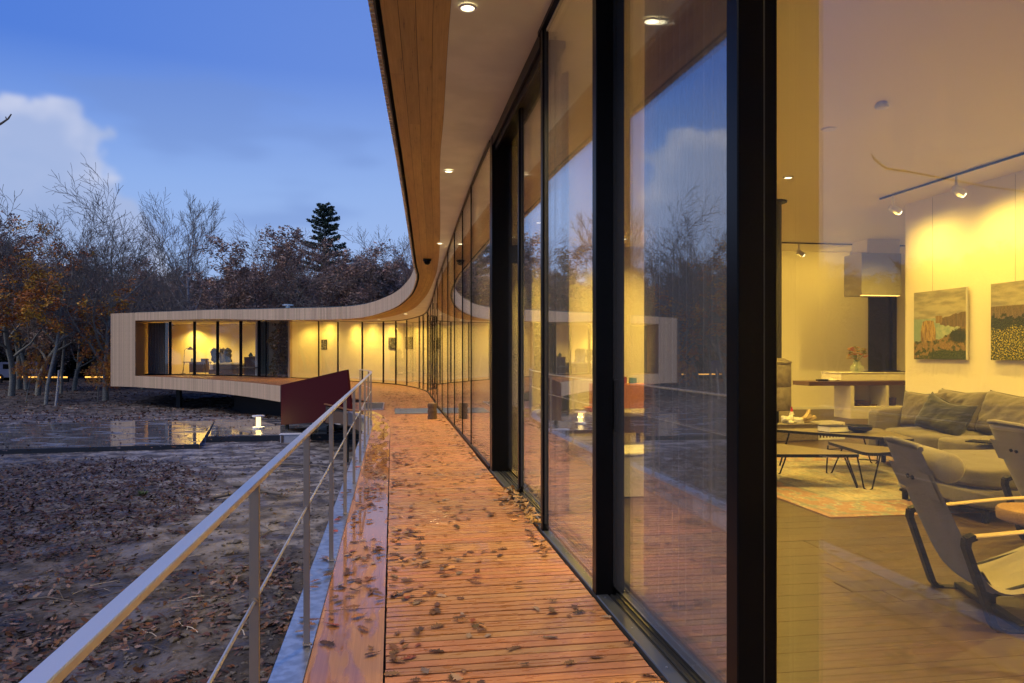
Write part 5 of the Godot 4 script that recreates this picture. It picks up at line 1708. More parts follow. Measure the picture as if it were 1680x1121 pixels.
	mb = MB.new(); mb.box(Vector3(0, 0.13, 0), Vector3(1.0, 0.235, 0.40), 0.006); obj("body", mb, wood(L(0.10, 0.075, 0.05), L(0.17, 0.13, 0.09), Vector3(1, 5, 5), Vector3(0.8, 0, 0), 0.6), B)
	mb = MB.new(); mb.box(Vector3(0, 0.253, 0), Vector3(1.02, 0.012, 0.42), 0.003); obj("top", mb, stone, B)
	mb = MB.new(); mb.box(Vector3(0, 0.008, 0), Vector3(0.94, 0.014, 0.34)); obj("plinth", mb, M.iron, B)
	mb = MB.new(); mb.box(Vector3(0, 0.085, 0), Vector3(0.13, 0.17, 0.1), 0.006); o = obj("metal_tin", mb, M.iron); o.position = W(10.42, 5.62, 0.268); tag(o, "dark square tin on the hearth bench beside the stove", "tin")
	var bt = thing("bottle", "small white bottle with pointed red cap on the hearth bench", "bottle", W(10.40, 5.90, 0.268), 0.4)
	mb = MB.new(); mb.lathe([Vector2(0, 0), Vector2(0.034, 0.0), Vector2(0.036, 0.13), Vector2(0.018, 0.165), Vector2(0.0, 0.165)], 18); obj("body", mb, M.white, bt)
	mb = MB.new(); mb.lathe([Vector2(0.0365, 0.03), Vector2(0.0368, 0.11)], 18); obj("label_band", mb, M.iron, bt)
	mb = MB.new(); mb.lathe([Vector2(0.02, 0.163), Vector2(0.018, 0.19), Vector2(0.006, 0.235), Vector2(0, 0.236)], 14); obj("cap", mb, mat(L(0.5, 0.02, 0.015), 0.4), bt)
	mb = MB.new(); mb.pillow(Vector3(0, 0.04, 0), Vector3(0.26, 0.09, 0.16), 2.4, 10, Basis.IDENTITY, 0.0, noise(9.0, 722, 3), 0.09); mb.weld(); o = obj("crumpled_cloth", mb, M.white); o.position = W(10.33, 5.86, 0.262); tag(o, "crumpled white cloth on the hearth bench before the bottle", "cloth")
	for q in [[6.06, 0.5, 0.05], [6.10, -0.3, 0.06], [6.14, 0.9, 0.12], [6.17, 0.1, 0.04]]:
		mb = MB.new(); mb.box(Vector3.ZERO, Vector3(0.22, 0.045, 0.05), 0.004); o = obj("kindling", mb, M.leather); o.transform = Transform3D(Basis(Vector3.UP, q[1]) * Basis(Vector3.BACK, 0.5), W(10.38, q[0], 0.262 + q[2])); tag(o, "split stick of pale kindling on the end of the hearth bench", "firewood", "kindling sticks on the hearth bench")
	var K = thing("plastic_basket", "white perforated plastic basket with firewood beside the hearth bench", "basket", W(10.45, 6.47, 0.008), PHI + 0.1)
	for sx in [-1, 1]:
		for r in 4:
			mb = MB.new(); mb.box(Vector3(0, 0.02 + r * 0.075, sx * 0.15), Vector3(0.46, 0.03, 0.008)); mb.box(Vector3(sx * 0.23, 0.02 + r * 0.075, 0), Vector3(0.008, 0.03, 0.3)); obj("band", mb, M.white, K)
		for q in 9:
			mb = MB.new(); mb.box(Vector3(-0.22 + q * 0.055, 0.13, sx * 0.15), Vector3(0.02, 0.23, 0.006)); obj("slat", mb, M.white, K)
	mb = MB.new(); mb.box(Vector3(0, 0.12, 0), Vector3(0.42, 0.2, 0.27)); obj("filling", mb, M.walnut, K)
	# kitchen piece at the back
	var Q = thing("kitchen_counter", "white counter block with niches under a dark wooden plank", "counter", W(13.8, 8.1, 0.006), PHI)
	mb = MB.new(); mb.box(Vector3(1.25, 0.70, -0.05), Vector3(2.6, 0.085, 0.62), 0.004); obj("plank", mb, M.walnut, Q)
	mb = MB.new(); mb.box(Vector3(1.95, 0.82, -0.35), Vector3(2.3, 0.15, 0.7), 0.004); obj("upper_block", mb, M.wall, Q)
	mb = MB.new(); mb.box(Vector3(1.95, 0.902, -0.35), Vector3(2.34, 0.014, 0.72), 0.003); obj("worktop", mb, M.white, Q)
	for q in [[0.86, 0.08], [1.62, 0.06], [2.5, 0.06]]:
		mb = MB.new(); mb.box(Vector3(q[0], 0.33, 0.0), Vector3(q[1], 0.65, 0.56)); obj("niche_side", mb, M.wall, Q)
	mb = MB.new(); mb.box(Vector3(1.7, 0.12, 0.0), Vector3(1.75, 0.24, 0.55)); obj("niche_base", mb, M.wall, Q)
	mb = MB.new(); mb.box(Vector3(1.7, 0.33, -0.26), Vector3(1.7, 0.62, 0.02)); obj("niche_back", mb, M.wall, Q)
	mb = MB.new(); mb.box(Vector3(0, 0, 0), Vector3(0.6, 0.03, 0.3)); mb.box(Vector3(0.03, 0.05, 0), Vector3(0.35, 0.07, 0.2)); o = obj("tray", mb, M.walnut); o.position = W(13.85, 9.32, 0.262); o.rotation.y = PHI; tag(o, "dark wooden tray in the left niche of the counter", "tray")
	mb = MB.new(); mb.lathe([Vector2(0, 0), Vector2(0.07, 0), Vector2(0.08, 0.16), Vector2(0.07, 0.16), Vector2(0.06, 0.02), Vector2(0, 0.02)], 18); o = obj("dark_pot", mb, mat(L(0.035, 0.018, 0.06), 0.4)); o.position = W(13.7, 9.95, 0.25); tag(o, "small dark purple pot in the right niche of the counter", "pot")
	mb = MB.new(); mb.box(Vector3(0, 0.02, 0), Vector3(0.2, 0.035, 0.12), 0.003); o = obj("black_case", mb, M.iron); o.position = W(13.7, 8.42, 0.75); tag(o, "flat black case on the free end of the plank", "case")
	mb = MB.new(); mb.pillow(Vector3(0, 0.02, 0), Vector3(0.26, 0.05, 0.16), 2.5, 8, Basis.IDENTITY, 0, noise(9, 723, 2), 0.05); mb.weld(); o = obj("papers", mb, M.white); o.position = W(13.72, 8.66, 0.752); tag(o, "loose white papers on the plank right of the black case", "papers")
	# hob strip
	mb = MB.new(); mb.box(Vector3(0, 0.008, 0), Vector3(0.8, 0.014, 0.5), 0.002)
	for q in [-0.2, 0.2]: mb.lathe([Vector2(0.1, 0.014), Vector2(0.1, 0.03), Vector2(0.08, 0.03)], 14, Vector3(q, 0, 0))
	o = obj("cooker_hob", mb, M.iron); o.position = W(14.15, 10.15, 0.916); o.rotation.y = PHI; tag(o, "flat black cooker hob on the worktop below the hood", "hob")
	var X = thing("cooker_hood", "grey mesh box hood hanging over the worktop", "hood", W(14.3, 9.93, 0), PHI)
	mb = MB.new(); mb.box(Vector3(0, 2.93, 0), Vector3(0.9, 0.86, 0.6), 0.004)
	var hm = mat(Color.WHITE, 0.4, 0.3); hm.albedo_texture = ntex(0.4, 724, [L(0.30, 0.28, 0.22), L(0.42, 0.39, 0.31), L(0.6, 0.55, 0.4)], [0.3, 0.62, 0.9], 2, 256); tri(hm, Vector3(1.6, 1.6, 1.6)); obj("hood_box", mb, hm, X)
	mb = MB.new(); mb.box(Vector3(0.08, 3.5, 0.0), Vector3(0.74, 0.29, 0.5)); obj("duct_cover", mb, M.wall, X)
	mb = MB.new(); mb.box(Vector3(0, 2.49, 0.25), Vector3(0.86, 0.014, 0.05)); obj("lamp_strip", mb, glow(Color(1, 0.8, 0.4), 2.5), X)
	var wn = thing("night_window", "tall dark window in the rear wall behind the flowers", "window", W(15.97, 11.35, 0.88), PHI)
	mb = MB.new(); mb.box(Vector3(0, 0.93, 0), Vector3(0.72, 1.86, 0.03)); obj("pane", mb, M.night, wn)
	mb = MB.new(); mb.box(Vector3(0.2, 0.93, 0.03), Vector3(0.05, 1.86, 0.03)); obj("mullion", mb, M.iron, wn)
	# flowers
	var Y = thing("flower_vase", "glass vase of yellow and red flowers on the white worktop", "vase", W(13.95, 9.35, 0.912), 0)
	mb = MB.new(); mb.lathe([Vector2(0.0, 0.0), Vector2(0.09, 0.0), Vector2(0.135, 0.06), Vector2(0.135, 0.11), Vector2(0.08, 0.17), Vector2(0.065, 0.21), Vector2(0.085, 0.235)], 26)
	var vm = mat(Color(0.8, 0.85, 0.7, 0.35), 0.05); vm.transparency = BaseMaterial3D.TRANSPARENCY_ALPHA; obj("vase", mb, vm, Y)
	mb = MB.new()
	for q in 12: mb.tube([Vector3(rng.randf_range(-0.05, 0.05), 0.02, rng.randf_range(-0.05, 0.05)), Vector3(0, 0.2, 0), Vector3(rng.randf_range(-0.14, 0.14), 0.36, rng.randf_range(-0.1, 0.1))], [0.005, 0.005, 0.004], 5)
	obj("stems", mb, mat(L(0.05, 0.09, 0.02), 0.6), Y)
	var fc = [L(0.6, 0.42, 0.05), L(0.5, 0.12, 0.04), L(0.55, 0.5, 0.25), L(0.6, 0.25, 0.06), L(0.12, 0.2, 0.04), L(0.2, 0.3, 0.05)]
	for c in 6:
		mb = MB.new()
		for q in 14:
			var dv = Vector3(rng.randf_range(-1, 1), rng.randf_range(-0.35, 0.85), rng.randf_range(-1, 1)).normalized() * rng.randf_range(0.6, 1.0)
			var ct = Vector3(0, 0.36, 0) + dv * Vector3(0.21, 0.17, 0.18)
			for pz in 5:
				var a = pz * TAU / 5; var dd = Vector3(cos(a), 0.5, sin(a)).normalized() * 0.045
				mb.poly([ct, ct + dd + Vector3(-sin(a), 0, cos(a)) * 0.02, ct + dd * 1.2, ct + dd - Vector3(-sin(a), 0, cos(a)) * 0.02], Vector3.UP)
		obj("blooms" if c < 4 else "leaves", mb, mat(fc[c], 0.7), Y)
	# near the door: white bench, brown table, orange sideboard
	var Wb = thing("low_white_cabinet", "low white cabinet seen through the glass door", "cabinet", W(6.70, 2.28, 0.006), PHI)
	mb = MB.new(); mb.box(Vector3(0, 0.20, 0), Vector3(0.58, 0.37, 0.56), 0.006); obj("body", mb, M.white, Wb)
	mb = MB.new(); mb.box(Vector3(0, 0.397, 0), Vector3(0.62, 0.02, 0.60), 0.003); obj("top", mb, M.white, Wb)
	mb = MB.new(); mb.box(Vector3(0, 0.012, 0), Vector3(0.5, 0.02, 0.48)); obj("plinth", mb, M.iron, Wb)
	var Bt = thing("brown_table", "low brown bench table behind the white cabinet", "table", W(10.2, 2.9, 0.006), PHI)
	mb = MB.new(); mb.box(Vector3(0, 0.46, 0), Vector3(1.5, 0.05, 0.8), 0.006); obj("tabletop", mb, M.oak, Bt)
	mb = MB.new(); mb.box(Vector3(0, 0.32, 0), Vector3(1.4, 0.22, 0.7)); obj("apron", mb, M.walnut, Bt)
	for q in [[-0.65, -0.32], [0.65, -0.32], [-0.65, 0.32], [0.65, 0.32]]:
		mb = MB.new(); mb.box(Vector3(q[0], 0.11, q[1]), Vector3(0.05, 0.21, 0.05)); obj("leg", mb, M.walnut, Bt)
	mb = MB.new(); mb.lathe([Vector2(0, 0), Vector2(0.08, 0.0), Vector2(0.12, 0.06), Vector2(0.11, 0.06), Vector2(0, 0.02)], 18); o = obj("orange_bowl", mb, mat(L(0.6, 0.14, 0.03), 0.4)); o.position = W(10.15, 2.75, 0.492); tag(o, "small orange bowl on the low brown table", "bowl")
	var Sb = thing("orange_sideboard", "orange sideboard on thin hairpin legs seen through the door", "sideboard", W(14.0, 4.6, 0.006), PHI)
	mb = MB.new(); mb.box(Vector3(0, 0.46, 0), Vector3(1.6, 0.5, 0.45), 0.006); obj("body", mb, mat(L(0.55, 0.20, 0.045), 0.5), Sb)
	for q in [[-0.7, -0.15], [0.7, -0.15], [-0.7, 0.15], [0.7, 0.15], [-0.25, 0.15], [0.2, 0.15]]:
		mb = MB.new(); mb.tube([Vector3(q[0] - 0.05, 0.21, q[1]), Vector3(q[0], 0.005, q[1]), Vector3(q[0] + 0.05, 0.21, q[1])], filled(3, 0.006), 6); obj("leg", mb, M.iron, Sb)
	k = 0
	for q in [[4.25, 0.1, L(0.5, 0.4, 0.2), "cream"], [4.42, 0.13, L(0.3, 0.06, 0.04), "red"], [4.62, 0.11, L(0.05, 0.2, 0.18), "teal"]]:
		mb = MB.new(); mb.box(Vector3(0, q[1] / 2, 0), Vector3(0.13, q[1], 0.1), 0.006); o = obj("tin", mb, mat(q[2], 0.5)); o.position = W(14.0, q[0], 0.718); o.rotation.y = PHI; tag(o, "small %s tin standing on the orange sideboard" % q[3], "tin")
	# curtains gathered behind the glass
	o = obj("curtain", curtain(W(2.86, 1.40), W(4.00, 1.40), 3.62, 13, 0.035, 31), M.curtain); tag(o, "long dark curtain gathered behind the sliding glass door", "curtain")
	o = obj("curtain", curtain(W(5.95, 1.40), W(6.75, 1.40), 3.6, 9, 0.03, 32), M.curtain); tag(o, "dark curtain gathered behind the thin black mullion", "curtain")
	# hanging gilt strip in the frameless part
	mb = MB.new(); mb.box(Vector3(0, 0, 0), Vector3(0.16, 1.25, 0.05), 0.004)
	var gm = mat(Color.WHITE, 0.4, 0.6); gm.albedo_texture = ntex(0.05, 725, [L(0.06, 0.035, 0.005), L(0.5, 0.33, 0.05), L(0.8, 0.6, 0.15)], [0.35, 0.6, 0.8]); tri(gm, Vector3(3, 0.8, 3)); bump(gm, gm.albedo_texture, 2.0)
	o = obj("gilt_panel", mb, gm); o.position = W(13.9, 1.5, 3.0); o.rotation.y = PHI; tag(o, "narrow gilded relief strip hanging behind the frameless glass", "wall art")
	# camera dome
	var ue = uat(GL, 16.0); var e = cp(EV, ue); var g = cp(GL, ue); var dp = e.lerp(g, 0.45)
	var Z = thing("security_camera", "dark dome camera under the timber eave", "camera", dp + Vector3.UP * -0.006, 0)
	mb = MB.new(); mb.lathe([Vector2(0.0, -0.035), Vector2(0.085, -0.035), Vector2(0.09, 0.0)], 22); obj("base", mb, M.iron, Z)
	mb = MB.new(); mb.lathe([Vector2(0.0, -0.115), Vector2(0.04, -0.105), Vector2(0.066, -0.075), Vector2(0.07, -0.035)], 22); obj("dome", mb, M.black, Z)
	make_wing_room()

func make_wing_room():
	var mb: MB
	var o
	# small pictures in the corridor
	var k = 0
	for u in [10.956, 9.59, 9.356]:
		var n = nrm(GL, u); var t = Vector3(n.z, 0, -n.x)
		var p = cp(GL, u, 1.78) + n * 1.87
		var P = thing("small_picture", ["small grey picture alone on the corridor wall left of the others", "middle small grey picture on the curved corridor wall", "rightmost small grey picture on the curved corridor wall"][k], "picture", p, 0, "small pictures in the corridor")
		P.basis = Basis(t, Vector3.UP, n)
		k += 1
		mb = MB.new(); mb.box(Vector3.ZERO, Vector3(0.62, 0.56, 0.03)); obj("frame", mb, M.iron, P)
		mb = MB.new(); mb.quad(Vector3(0.29, -0.26, -0.017), Vector3(-0.29, -0.26, -0.017), Vector3(-0.29, 0.26, -0.017), Vector3(0.29, 0.26, -0.017))
		var pm = mat(Color.WHITE, 0.6); pm.albedo_texture = ntex(0.03, 740 + k, [L(0.015, 0.015, 0.014), L(0.10, 0.095, 0.085), L(0.3, 0.28, 0.24)], [0.35, 0.55, 0.8], 4, 128); obj("print", mb, pm, P)
	# curtains of the bedroom
	o = obj("curtain", curtain(cp(GL, 13.74, 0) + nrm(GL, 13.74) * 0.18, cp(GL, 13.1, 0) + nrm(GL, 13.1) * 0.18, 3.15, 8, 0.04, 33), M.curtain); tag(o, "dark grey curtain at the left end of the bedroom window", "curtain")
	o = obj("curtain", curtain(cp(GL, 11.72, 0) + nrm(GL, 11.72) * 0.2, cp(GL, 11.54, 0) + nrm(GL, 11.54) * 0.2, 3.05, 4, 0.04, 34), M.curtain_green); tag(o, "dark green curtain between the bedroom and the dark pane of the wing", "curtain")
	# desk, lamp, coats, bed, chair
	var D = thing("writing_desk", "low dark wooden desk behind the bedroom window", "desk", XD(-19.9, 47.4, 0.005), -0.35)
	mb = MB.new(); mb.box(Vector3(0, 0.74, 0), Vector3(1.7, 0.05, 0.7), 0.005); obj("desktop", mb, M.walnut, D)
	mb = MB.new(); mb.box(Vector3(0.15, 0.4, 0), Vector3(1.1, 0.62, 0.55), 0.005); obj("drawers", mb, M.walnut, D)
	for q in [-0.8, 0.8]:
		mb = MB.new(); mb.tube([Vector3(q, 0.72, 0.25), Vector3(q * 1.15, 0, 0.3)], [0.02, 0.015], 6); mb.tube([Vector3(q, 0.72, -0.25), Vector3(q * 1.15, 0, -0.3)], [0.02, 0.015], 6); obj("leg", mb, M.iron, D)
	var Lp = thing("floor_lamp", "thin black reading lamp with conical shade in the bedroom", "lamp", XD(-20.75, 47.3, 0.005), 0)
	mb = MB.new(); mb.tube([Vector3(0, 0, 0), Vector3(0.08, 1.5, 0), Vector3(0.2, 1.62, 0), Vector3(0.42, 1.62, 0)], filled(4, 0.013), 6); mb.lathe([Vector2(0, 0), Vector2(0.14, 0), Vector2(0.14, 0.03), Vector2(0, 0.04)], 16); obj("stand", mb, M.iron, Lp)
	mb = MB.new(); mb.lathe([Vector2(0.2, 1.52), Vector2(0.06, 1.72), Vector2(0, 1.73)], 18, Vector3(0.46, 0, 0)); obj("lamp_shade", mb, M.iron, Lp)
	mb = MB.new(); mb.lathe([Vector2(0.0, 0), Vector2(0.06, 0), Vector2(0.06, 0.2), Vector2(0.0, 0.22)], 14); o = obj("glass_jar", mb, mat(L(0.3, 0.36, 0.3), 0.2)); o.position = XD(-20.2, 47.3, 0.775); tag(o, "pale glass jar standing on the writing desk", "jar")
	mb = MB.new(); mb.box(Vector3(0, 0.1, 0), Vector3(0.42, 0.2, 0.2), 0.01); o = obj("brown_box", mb, M.walnut); o.position = XD(-19.35, 47.2, 0.775); tag(o, "brown box standing on the right of the writing desk", "box")
	var A = thing("coat_stand", "coats hanging on a stand behind the broad window post", "coat stand", XD(-18.2, 46.7, 0.005), 0)
	mb = MB.new(); mb.tube([Vector3(0, 0, 0), Vector3(0, 1.65, 0)], [0.02, 0.02], 8); mb.lathe([Vector2(0, 0), Vector2(0.22, 0), Vector2(0.22, 0.03), Vector2(0, 0.04)], 16); obj("pole", mb, M.iron, A)
	var nz = noise(4.0, 750, 3)
	for q in [[-0.3, M.black_matt, 0.9], [0.22, M.cloth, 1.05], [0.5, M.black_matt, 0.95]]:
		mb = MB.new(); mb.pillow(Vector3(q[0], 1.62 - q[2] / 2, 0.05), Vector3(0.42, q[2], 0.3), 3.0, 12, Basis.IDENTITY, 0, nz, 0.12); mb.weld(); obj("coat", mb, q[1], A)
	var Bd = thing("bed", "bed with grey brown cover in the wing's bedroom", "bed", XD(-17.3, 45.9, 0.005), -0.4)
	mb = MB.new(); mb.box(Vector3(0, 0.18, 0), Vector3(1.9, 0.28, 1.5), 0.01); obj("base", mb, M.walnut, Bd)
	mb = MB.new(); mb.pillow(Vector3(0.05, 0.48, 0), Vector3(1.85, 0.42, 1.5), 5.0, 12, Basis.IDENTITY, 0.05, nz, 0.05); mb.weld(); obj("cover", mb, M.cloth, Bd)
	mb = MB.new(); mb.pillow(Vector3(-0.75, 0.42, 0), Vector3(0.4, 0.55, 1.52), 5.0, 10, Basis.IDENTITY, 0.0, nz, 0.05); mb.weld(); obj("sheet", mb, M.white, Bd)
	var Ch = thing("armchair", "dark rounded wooden armchair at the right end of the bedroom", "armchair", XD(-15.45, 44.1, 0.005), -0.5)
	mb = MB.new()
	var pts = []
	for q in 9: pts.append(Vector3(cos(PI * q / 8.0) * 0.72, 0.55 + sin(PI * q / 8.0) * 0.55, -0.3))
	mb.tube(pts, filled(9, 0.04), 8); obj("back_hoop", mb, M.walnut, Ch)
	mb = MB.new(); mb.pillow(Vector3(0, 0.75, -0.3), Vector3(1.25, 0.7, 0.12), 2.6, 8); mb.weld(); obj("back_pad", mb, M.walnut, Ch)
	mb = MB.new(); mb.box(Vector3(0, 0.46, 0.05), Vector3(1.4, 0.07, 0.65), 0.02); obj("seat", mb, M.cloth, Ch)
	for q in [[-0.6, -0.25], [0.6, -0.25], [-0.6, 0.35], [0.6, 0.35]]:
		mb = MB.new(); mb.tube([Vector3(q[0], 0.43, q[1]), Vector3(q[0], 0, q[1])], [0.03, 0.022], 8); obj("leg", mb, M.walnut, Ch)
	mb = MB.new(); mb.lathe([Vector2(0, 0), Vector2(0.1, 0.0), Vector2(0.13, 0.1), Vector2(0.05, 0.22), Vector2(0.06, 0.26), Vector2(0, 0.26)], 16); o = obj("green_jug", mb, mat(L(0.02, 0.08, 0.05), 0.25)); o.position = XD(-15.6, 44.75, 1.09); tag(o, "dark green jug above the rounded armchair", "jug")
	mb = MB.new(); mb.box(Vector3(0, 0.54, 0), Vector3(0.7, 1.08, 0.35), 0.01); o = obj("chest", mb, M.walnut); o.position = XD(-15.6, 44.8, 0.005); tag(o, "dark chest behind the rounded armchair carrying the jug", "chest")
	# added leaves behind the dark pane, imitating foliage mirrored in its glass
	var S = thing("reflection_leaves", "added olive brown leaves with pale tips standing for a foliage reflection in the dark pane of the wing", "shrub", cp(GL, 11.3, 0.0) + nrm(GL, 11.3) * 0.5, 0)
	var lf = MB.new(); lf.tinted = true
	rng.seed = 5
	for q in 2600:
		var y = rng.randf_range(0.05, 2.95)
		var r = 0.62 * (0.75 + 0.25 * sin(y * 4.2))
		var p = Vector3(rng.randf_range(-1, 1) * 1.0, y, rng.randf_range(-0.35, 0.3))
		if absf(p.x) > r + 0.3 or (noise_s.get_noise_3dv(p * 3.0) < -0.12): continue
		leaf_quad(lf, p, 0.11, Color(0.22, 0.175, 0.075) if rng.randf() < 0.95 else Color(0.5, 0.46, 0.4))  # leaf colour raised in place of lamp light
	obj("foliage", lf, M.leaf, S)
	var st = MB.new()
	for q in 6: st.tube([Vector3(rng.randf_range(-0.3, 0.3), 0, 0), Vector3(rng.randf_range(-0.5, 0.5), 1.4, rng.randf_range(-0.2, 0.2)), Vector3(rng.randf_range(-0.7, 0.7), 2.7, 0)], [0.03, 0.02, 0.01], 6)
	obj("stems", st, M.twig, S)
	# vent on the roof
	mb = MB.new(); mb.lathe([Vector2(0.1, 0), Vector2(0.1, 0.12), Vector2(0.24, 0.13), Vector2(0.24, 0.19), Vector2(0, 0.2)], 18)
	o = obj("roof_vent", mb, M.galv); var pe = cp(EV, 10.1); o.position = pe + nrm(EV, 10.1) * 0.5 + Vector3.UP * 0.47; tag(o, "small grey vent cap on the green roof of the wing", "vent")
var noise_s := noise(1.0, 760, 3)

func leaf_quad(mb: MB, p: Vector3, sz: float, c: Color):
	var a = Vector3(rng.randf_range(-1, 1), rng.randf_range(-0.7, 0.7), rng.randf_range(-1, 1)).normalized()
	var b = a.cross(Vector3(rng.randf_range(-1, 1), rng.randf_range(-1, 1), rng.randf_range(-1, 1))).normalized()
	var f = rng.randf_range(0.65, 1.3)
	mb.col = Color(c.r * f, c.g * f * rng.randf_range(0.92, 1.06), c.b * f)
	a *= sz * rng.randf_range(0.7, 1.3); b *= sz * 0.45
	var n = a.cross(b).normalized()
	var k = mb.vert(p - a, n)
	mb.vert(p + b - a * 0.1, n); mb.vert(p + a, n); mb.vert(p - b - a * 0.1, n)
	mb.i.append_array([k, k + 1, k + 2, k, k + 2, k + 3])

# ---------------------------------------------------------------- the wood
func wander(r: RandomNumberGenerator, a: float) -> Vector3:
	return Vector3(r.randf_range(-a, a), r.randf_range(-a, a), r.randf_range(-a, a))

func branch(g: Dictionary, p: Vector3, d: Vector3, ln: float, rad: float, lv: int):
	var r: RandomNumberGenerator = g.r
	var segs = [6, 5, 4, 3, 2][mini(lv, 4)] as int
	var pts = [p]
	var rads = [rad]
	var dirs = [d]
	for k in segs:
		d = (d + wander(r, g.bend * (0.6 if lv == 0 else 1.0)) + Vector3.UP * g.up * (1.0 if lv > 0 else 0.25)).normalized()
		p += d * ln / segs
		pts.append(p); dirs.append(d)
		rads.append(maxf(rad * lerpf(1.0, 0.28 if lv > 0 else 0.5, (k + 1.0) / segs), 0.014))
	var sides = [8, 6, 4, 3, 3][mini(lv, 4)] as int
	(g.wood if lv < 2 else g.fine).tube(pts, rads, sides, false)
	if lv >= g.depth:
		for k in g.leaves:
			var f = r.randf()
			var q = pts[0].lerp(pts[segs], f) + wander(r, g.spread)
			g.tips.append(q)
		return
	var n = g.kids[lv]
	for k in n:
		var f = (lerpf(g.first if lv == 0 else 0.25, 1.0, (k + 0.3 + 0.6 * r.randf()) / n)) * segs
		var j = mini(int(f), segs - 1)
		var at = pts[j].lerp(pts[j + 1], f - j)
		var dd: Vector3 = dirs[j]
		var side = dd.cross(wander(r, 1.0)).normalized()
		var an = r.randf_range(g.ang * 0.65, g.ang * 1.25)
		if k == n - 1: an *= 0.35
		var nd = (dd * cos(an) + side * sin(an)).normalized()
		if lv == 0 and k < n - 1: nd = (nd * Vector3(1, 0.85, 1)).normalized()
		branch(g, at, nd, ln * g.ratio[lv] * r.randf_range(0.7, 1.15), lerpf(rads[j], rads[j + 1], f - j) * r.randf_range(0.5, 0.68), lv + 1)

func make_tree(sd: int, h: float, opt := {}) -> Dictionary:
	var r = RandomNumberGenerator.new(); r.seed = sd
	var g = {"r": r, "wood": MB.new(), "fine": MB.new(), "tips": [], "bend": 0.22, "up": 0.10, "depth": 4, "kids": [7, 5, 5, 5], "ratio": [0.55, 0.55, 0.5, 0.5], "ang": 0.85, "first": 0.4, "leaves": 0, "spread": 0.25}
	g.merge(opt, true)
	var lean = Vector3(r.randf_range(-0.12, 0.12), 1, r.randf_range(-0.12, 0.12)).normalized()
	branch(g, Vector3(0, -0.15, 0), lean, h * g.get("trunk", 0.62), h * g.get("girth", 0.017), 0)
	var lf = null
	if g.tips.size():
		lf = MB.new(); lf.tinted = true
		rng.seed = sd + 7
		for q in g.tips:
			var c = g.cols[0]
			var x = noise_s.get_noise_3dv(q * 0.5)
			if x > 0.1: c = g.cols[1]
			elif x < -0.15: c = g.cols[2]
			leaf_quad(lf, q, g.get("size", 0.12), c)
	var tip = 1.0
	for q in g.fine.v: tip = maxf(tip, q.y)
	return {"wood": g.wood.mesh(), "fine": g.fine.mesh(), "leaf": lf.mesh() if lf else null, "fit": h / tip}

func plant(t: Dictionary, nm: String, label: String, group: String, x: float, d: float, turn: float, sc: Vector3, bark: Material, twig: Material, category := "tree"):
	var o = thing(nm, label, category, XD(x, d, ground_y(x, d)), turn, group)
	o.scale = sc * t.fit * Vector3(1.12, 1, 1.12)
	part("trunk", t.wood, bark, o)
	if t.fine: part("branches", t.fine, twig, o)
	if t.leaf: part("crown", t.leaf, M.leaf, o)
	return o

func conifer(sd: int) -> Dictionary:
	var r = RandomNumberGenerator.new(); r.seed = sd
	var wd = MB.new(); var lf = MB.new(); lf.tinted = true
	rng.seed = sd
	wd.tube([Vector3(0, 0, 0), Vector3(0.1, 9, 0), Vector3(0, 18.3, 0)], [0.24, 0.15, 0.03], 8, false)
	var y = 9.6
	while y < 18.0:
		var f = (18.6 - y) / 9.0
		var n = 6
		for k in n:
			var a = TAU * (k + r.randf() * 0.7) / n + y
			var ln = (0.5 + 3.0 * pow(f, 0.8)) * r.randf_range(0.6, 1.1)
			if y < 11.0 and r.randf() < 0.45: continue
			var d = Vector3(cos(a), 0.10 + 0.2 * (1.0 - f), sin(a)).normalized()
			var p0 = Vector3(0, y + r.randf_range(-0.2, 0.2), 0)
			wd.tube([p0, p0 + d * ln], [0.035, 0.008], 4, false)
			var m = int(ln * 95)
			for q in m:
				var t = pow(r.randf(), 0.75)
				var w = 0.55 * (1.0 - t * 0.55) * minf(1.0, ln * 0.5)
				var p = p0 + d * ln * t + Vector3(-d.z, 0, d.x) * r.randf_range(-w, w) + Vector3(0, r.randf_range(-0.09, 0.15) + 0.12 * t, 0)
				leaf_quad(lf, p, 0.13, Color(0.030, 0.055, 0.032))
		y += 0.62 if y < 16.5 else 0.45
	return {"wood": wd.mesh(), "fine": null, "leaf": lf.mesh(), "fit": 1.0}

func where_in_wood(p: float) -> String:
	for q in [[-100.0, "far left of the view, seen mirrored in the glass"], [0.0, "just left of the photo's edge"], [60.0, "at the left edge behind the bent grey trunk"], [130.0, "behind the golden leaved tree"], [190.0, "behind the tall tree by the wing's end"], [270.0, "between the wing's end and the birch"], [340.0, "behind the birch"], [400.0, "right of the birch"], [460.0, "behind the broad brown oak"], [510.0, "left of the conifer"], [560.0, "below the conifer"], [610.0, "right of the conifer"], [660.0, "beside the near eave"], [760.0, "hidden by the near eave"]]:
		if p < q[0]: return q[1]
	return "behind the villa's far glass"

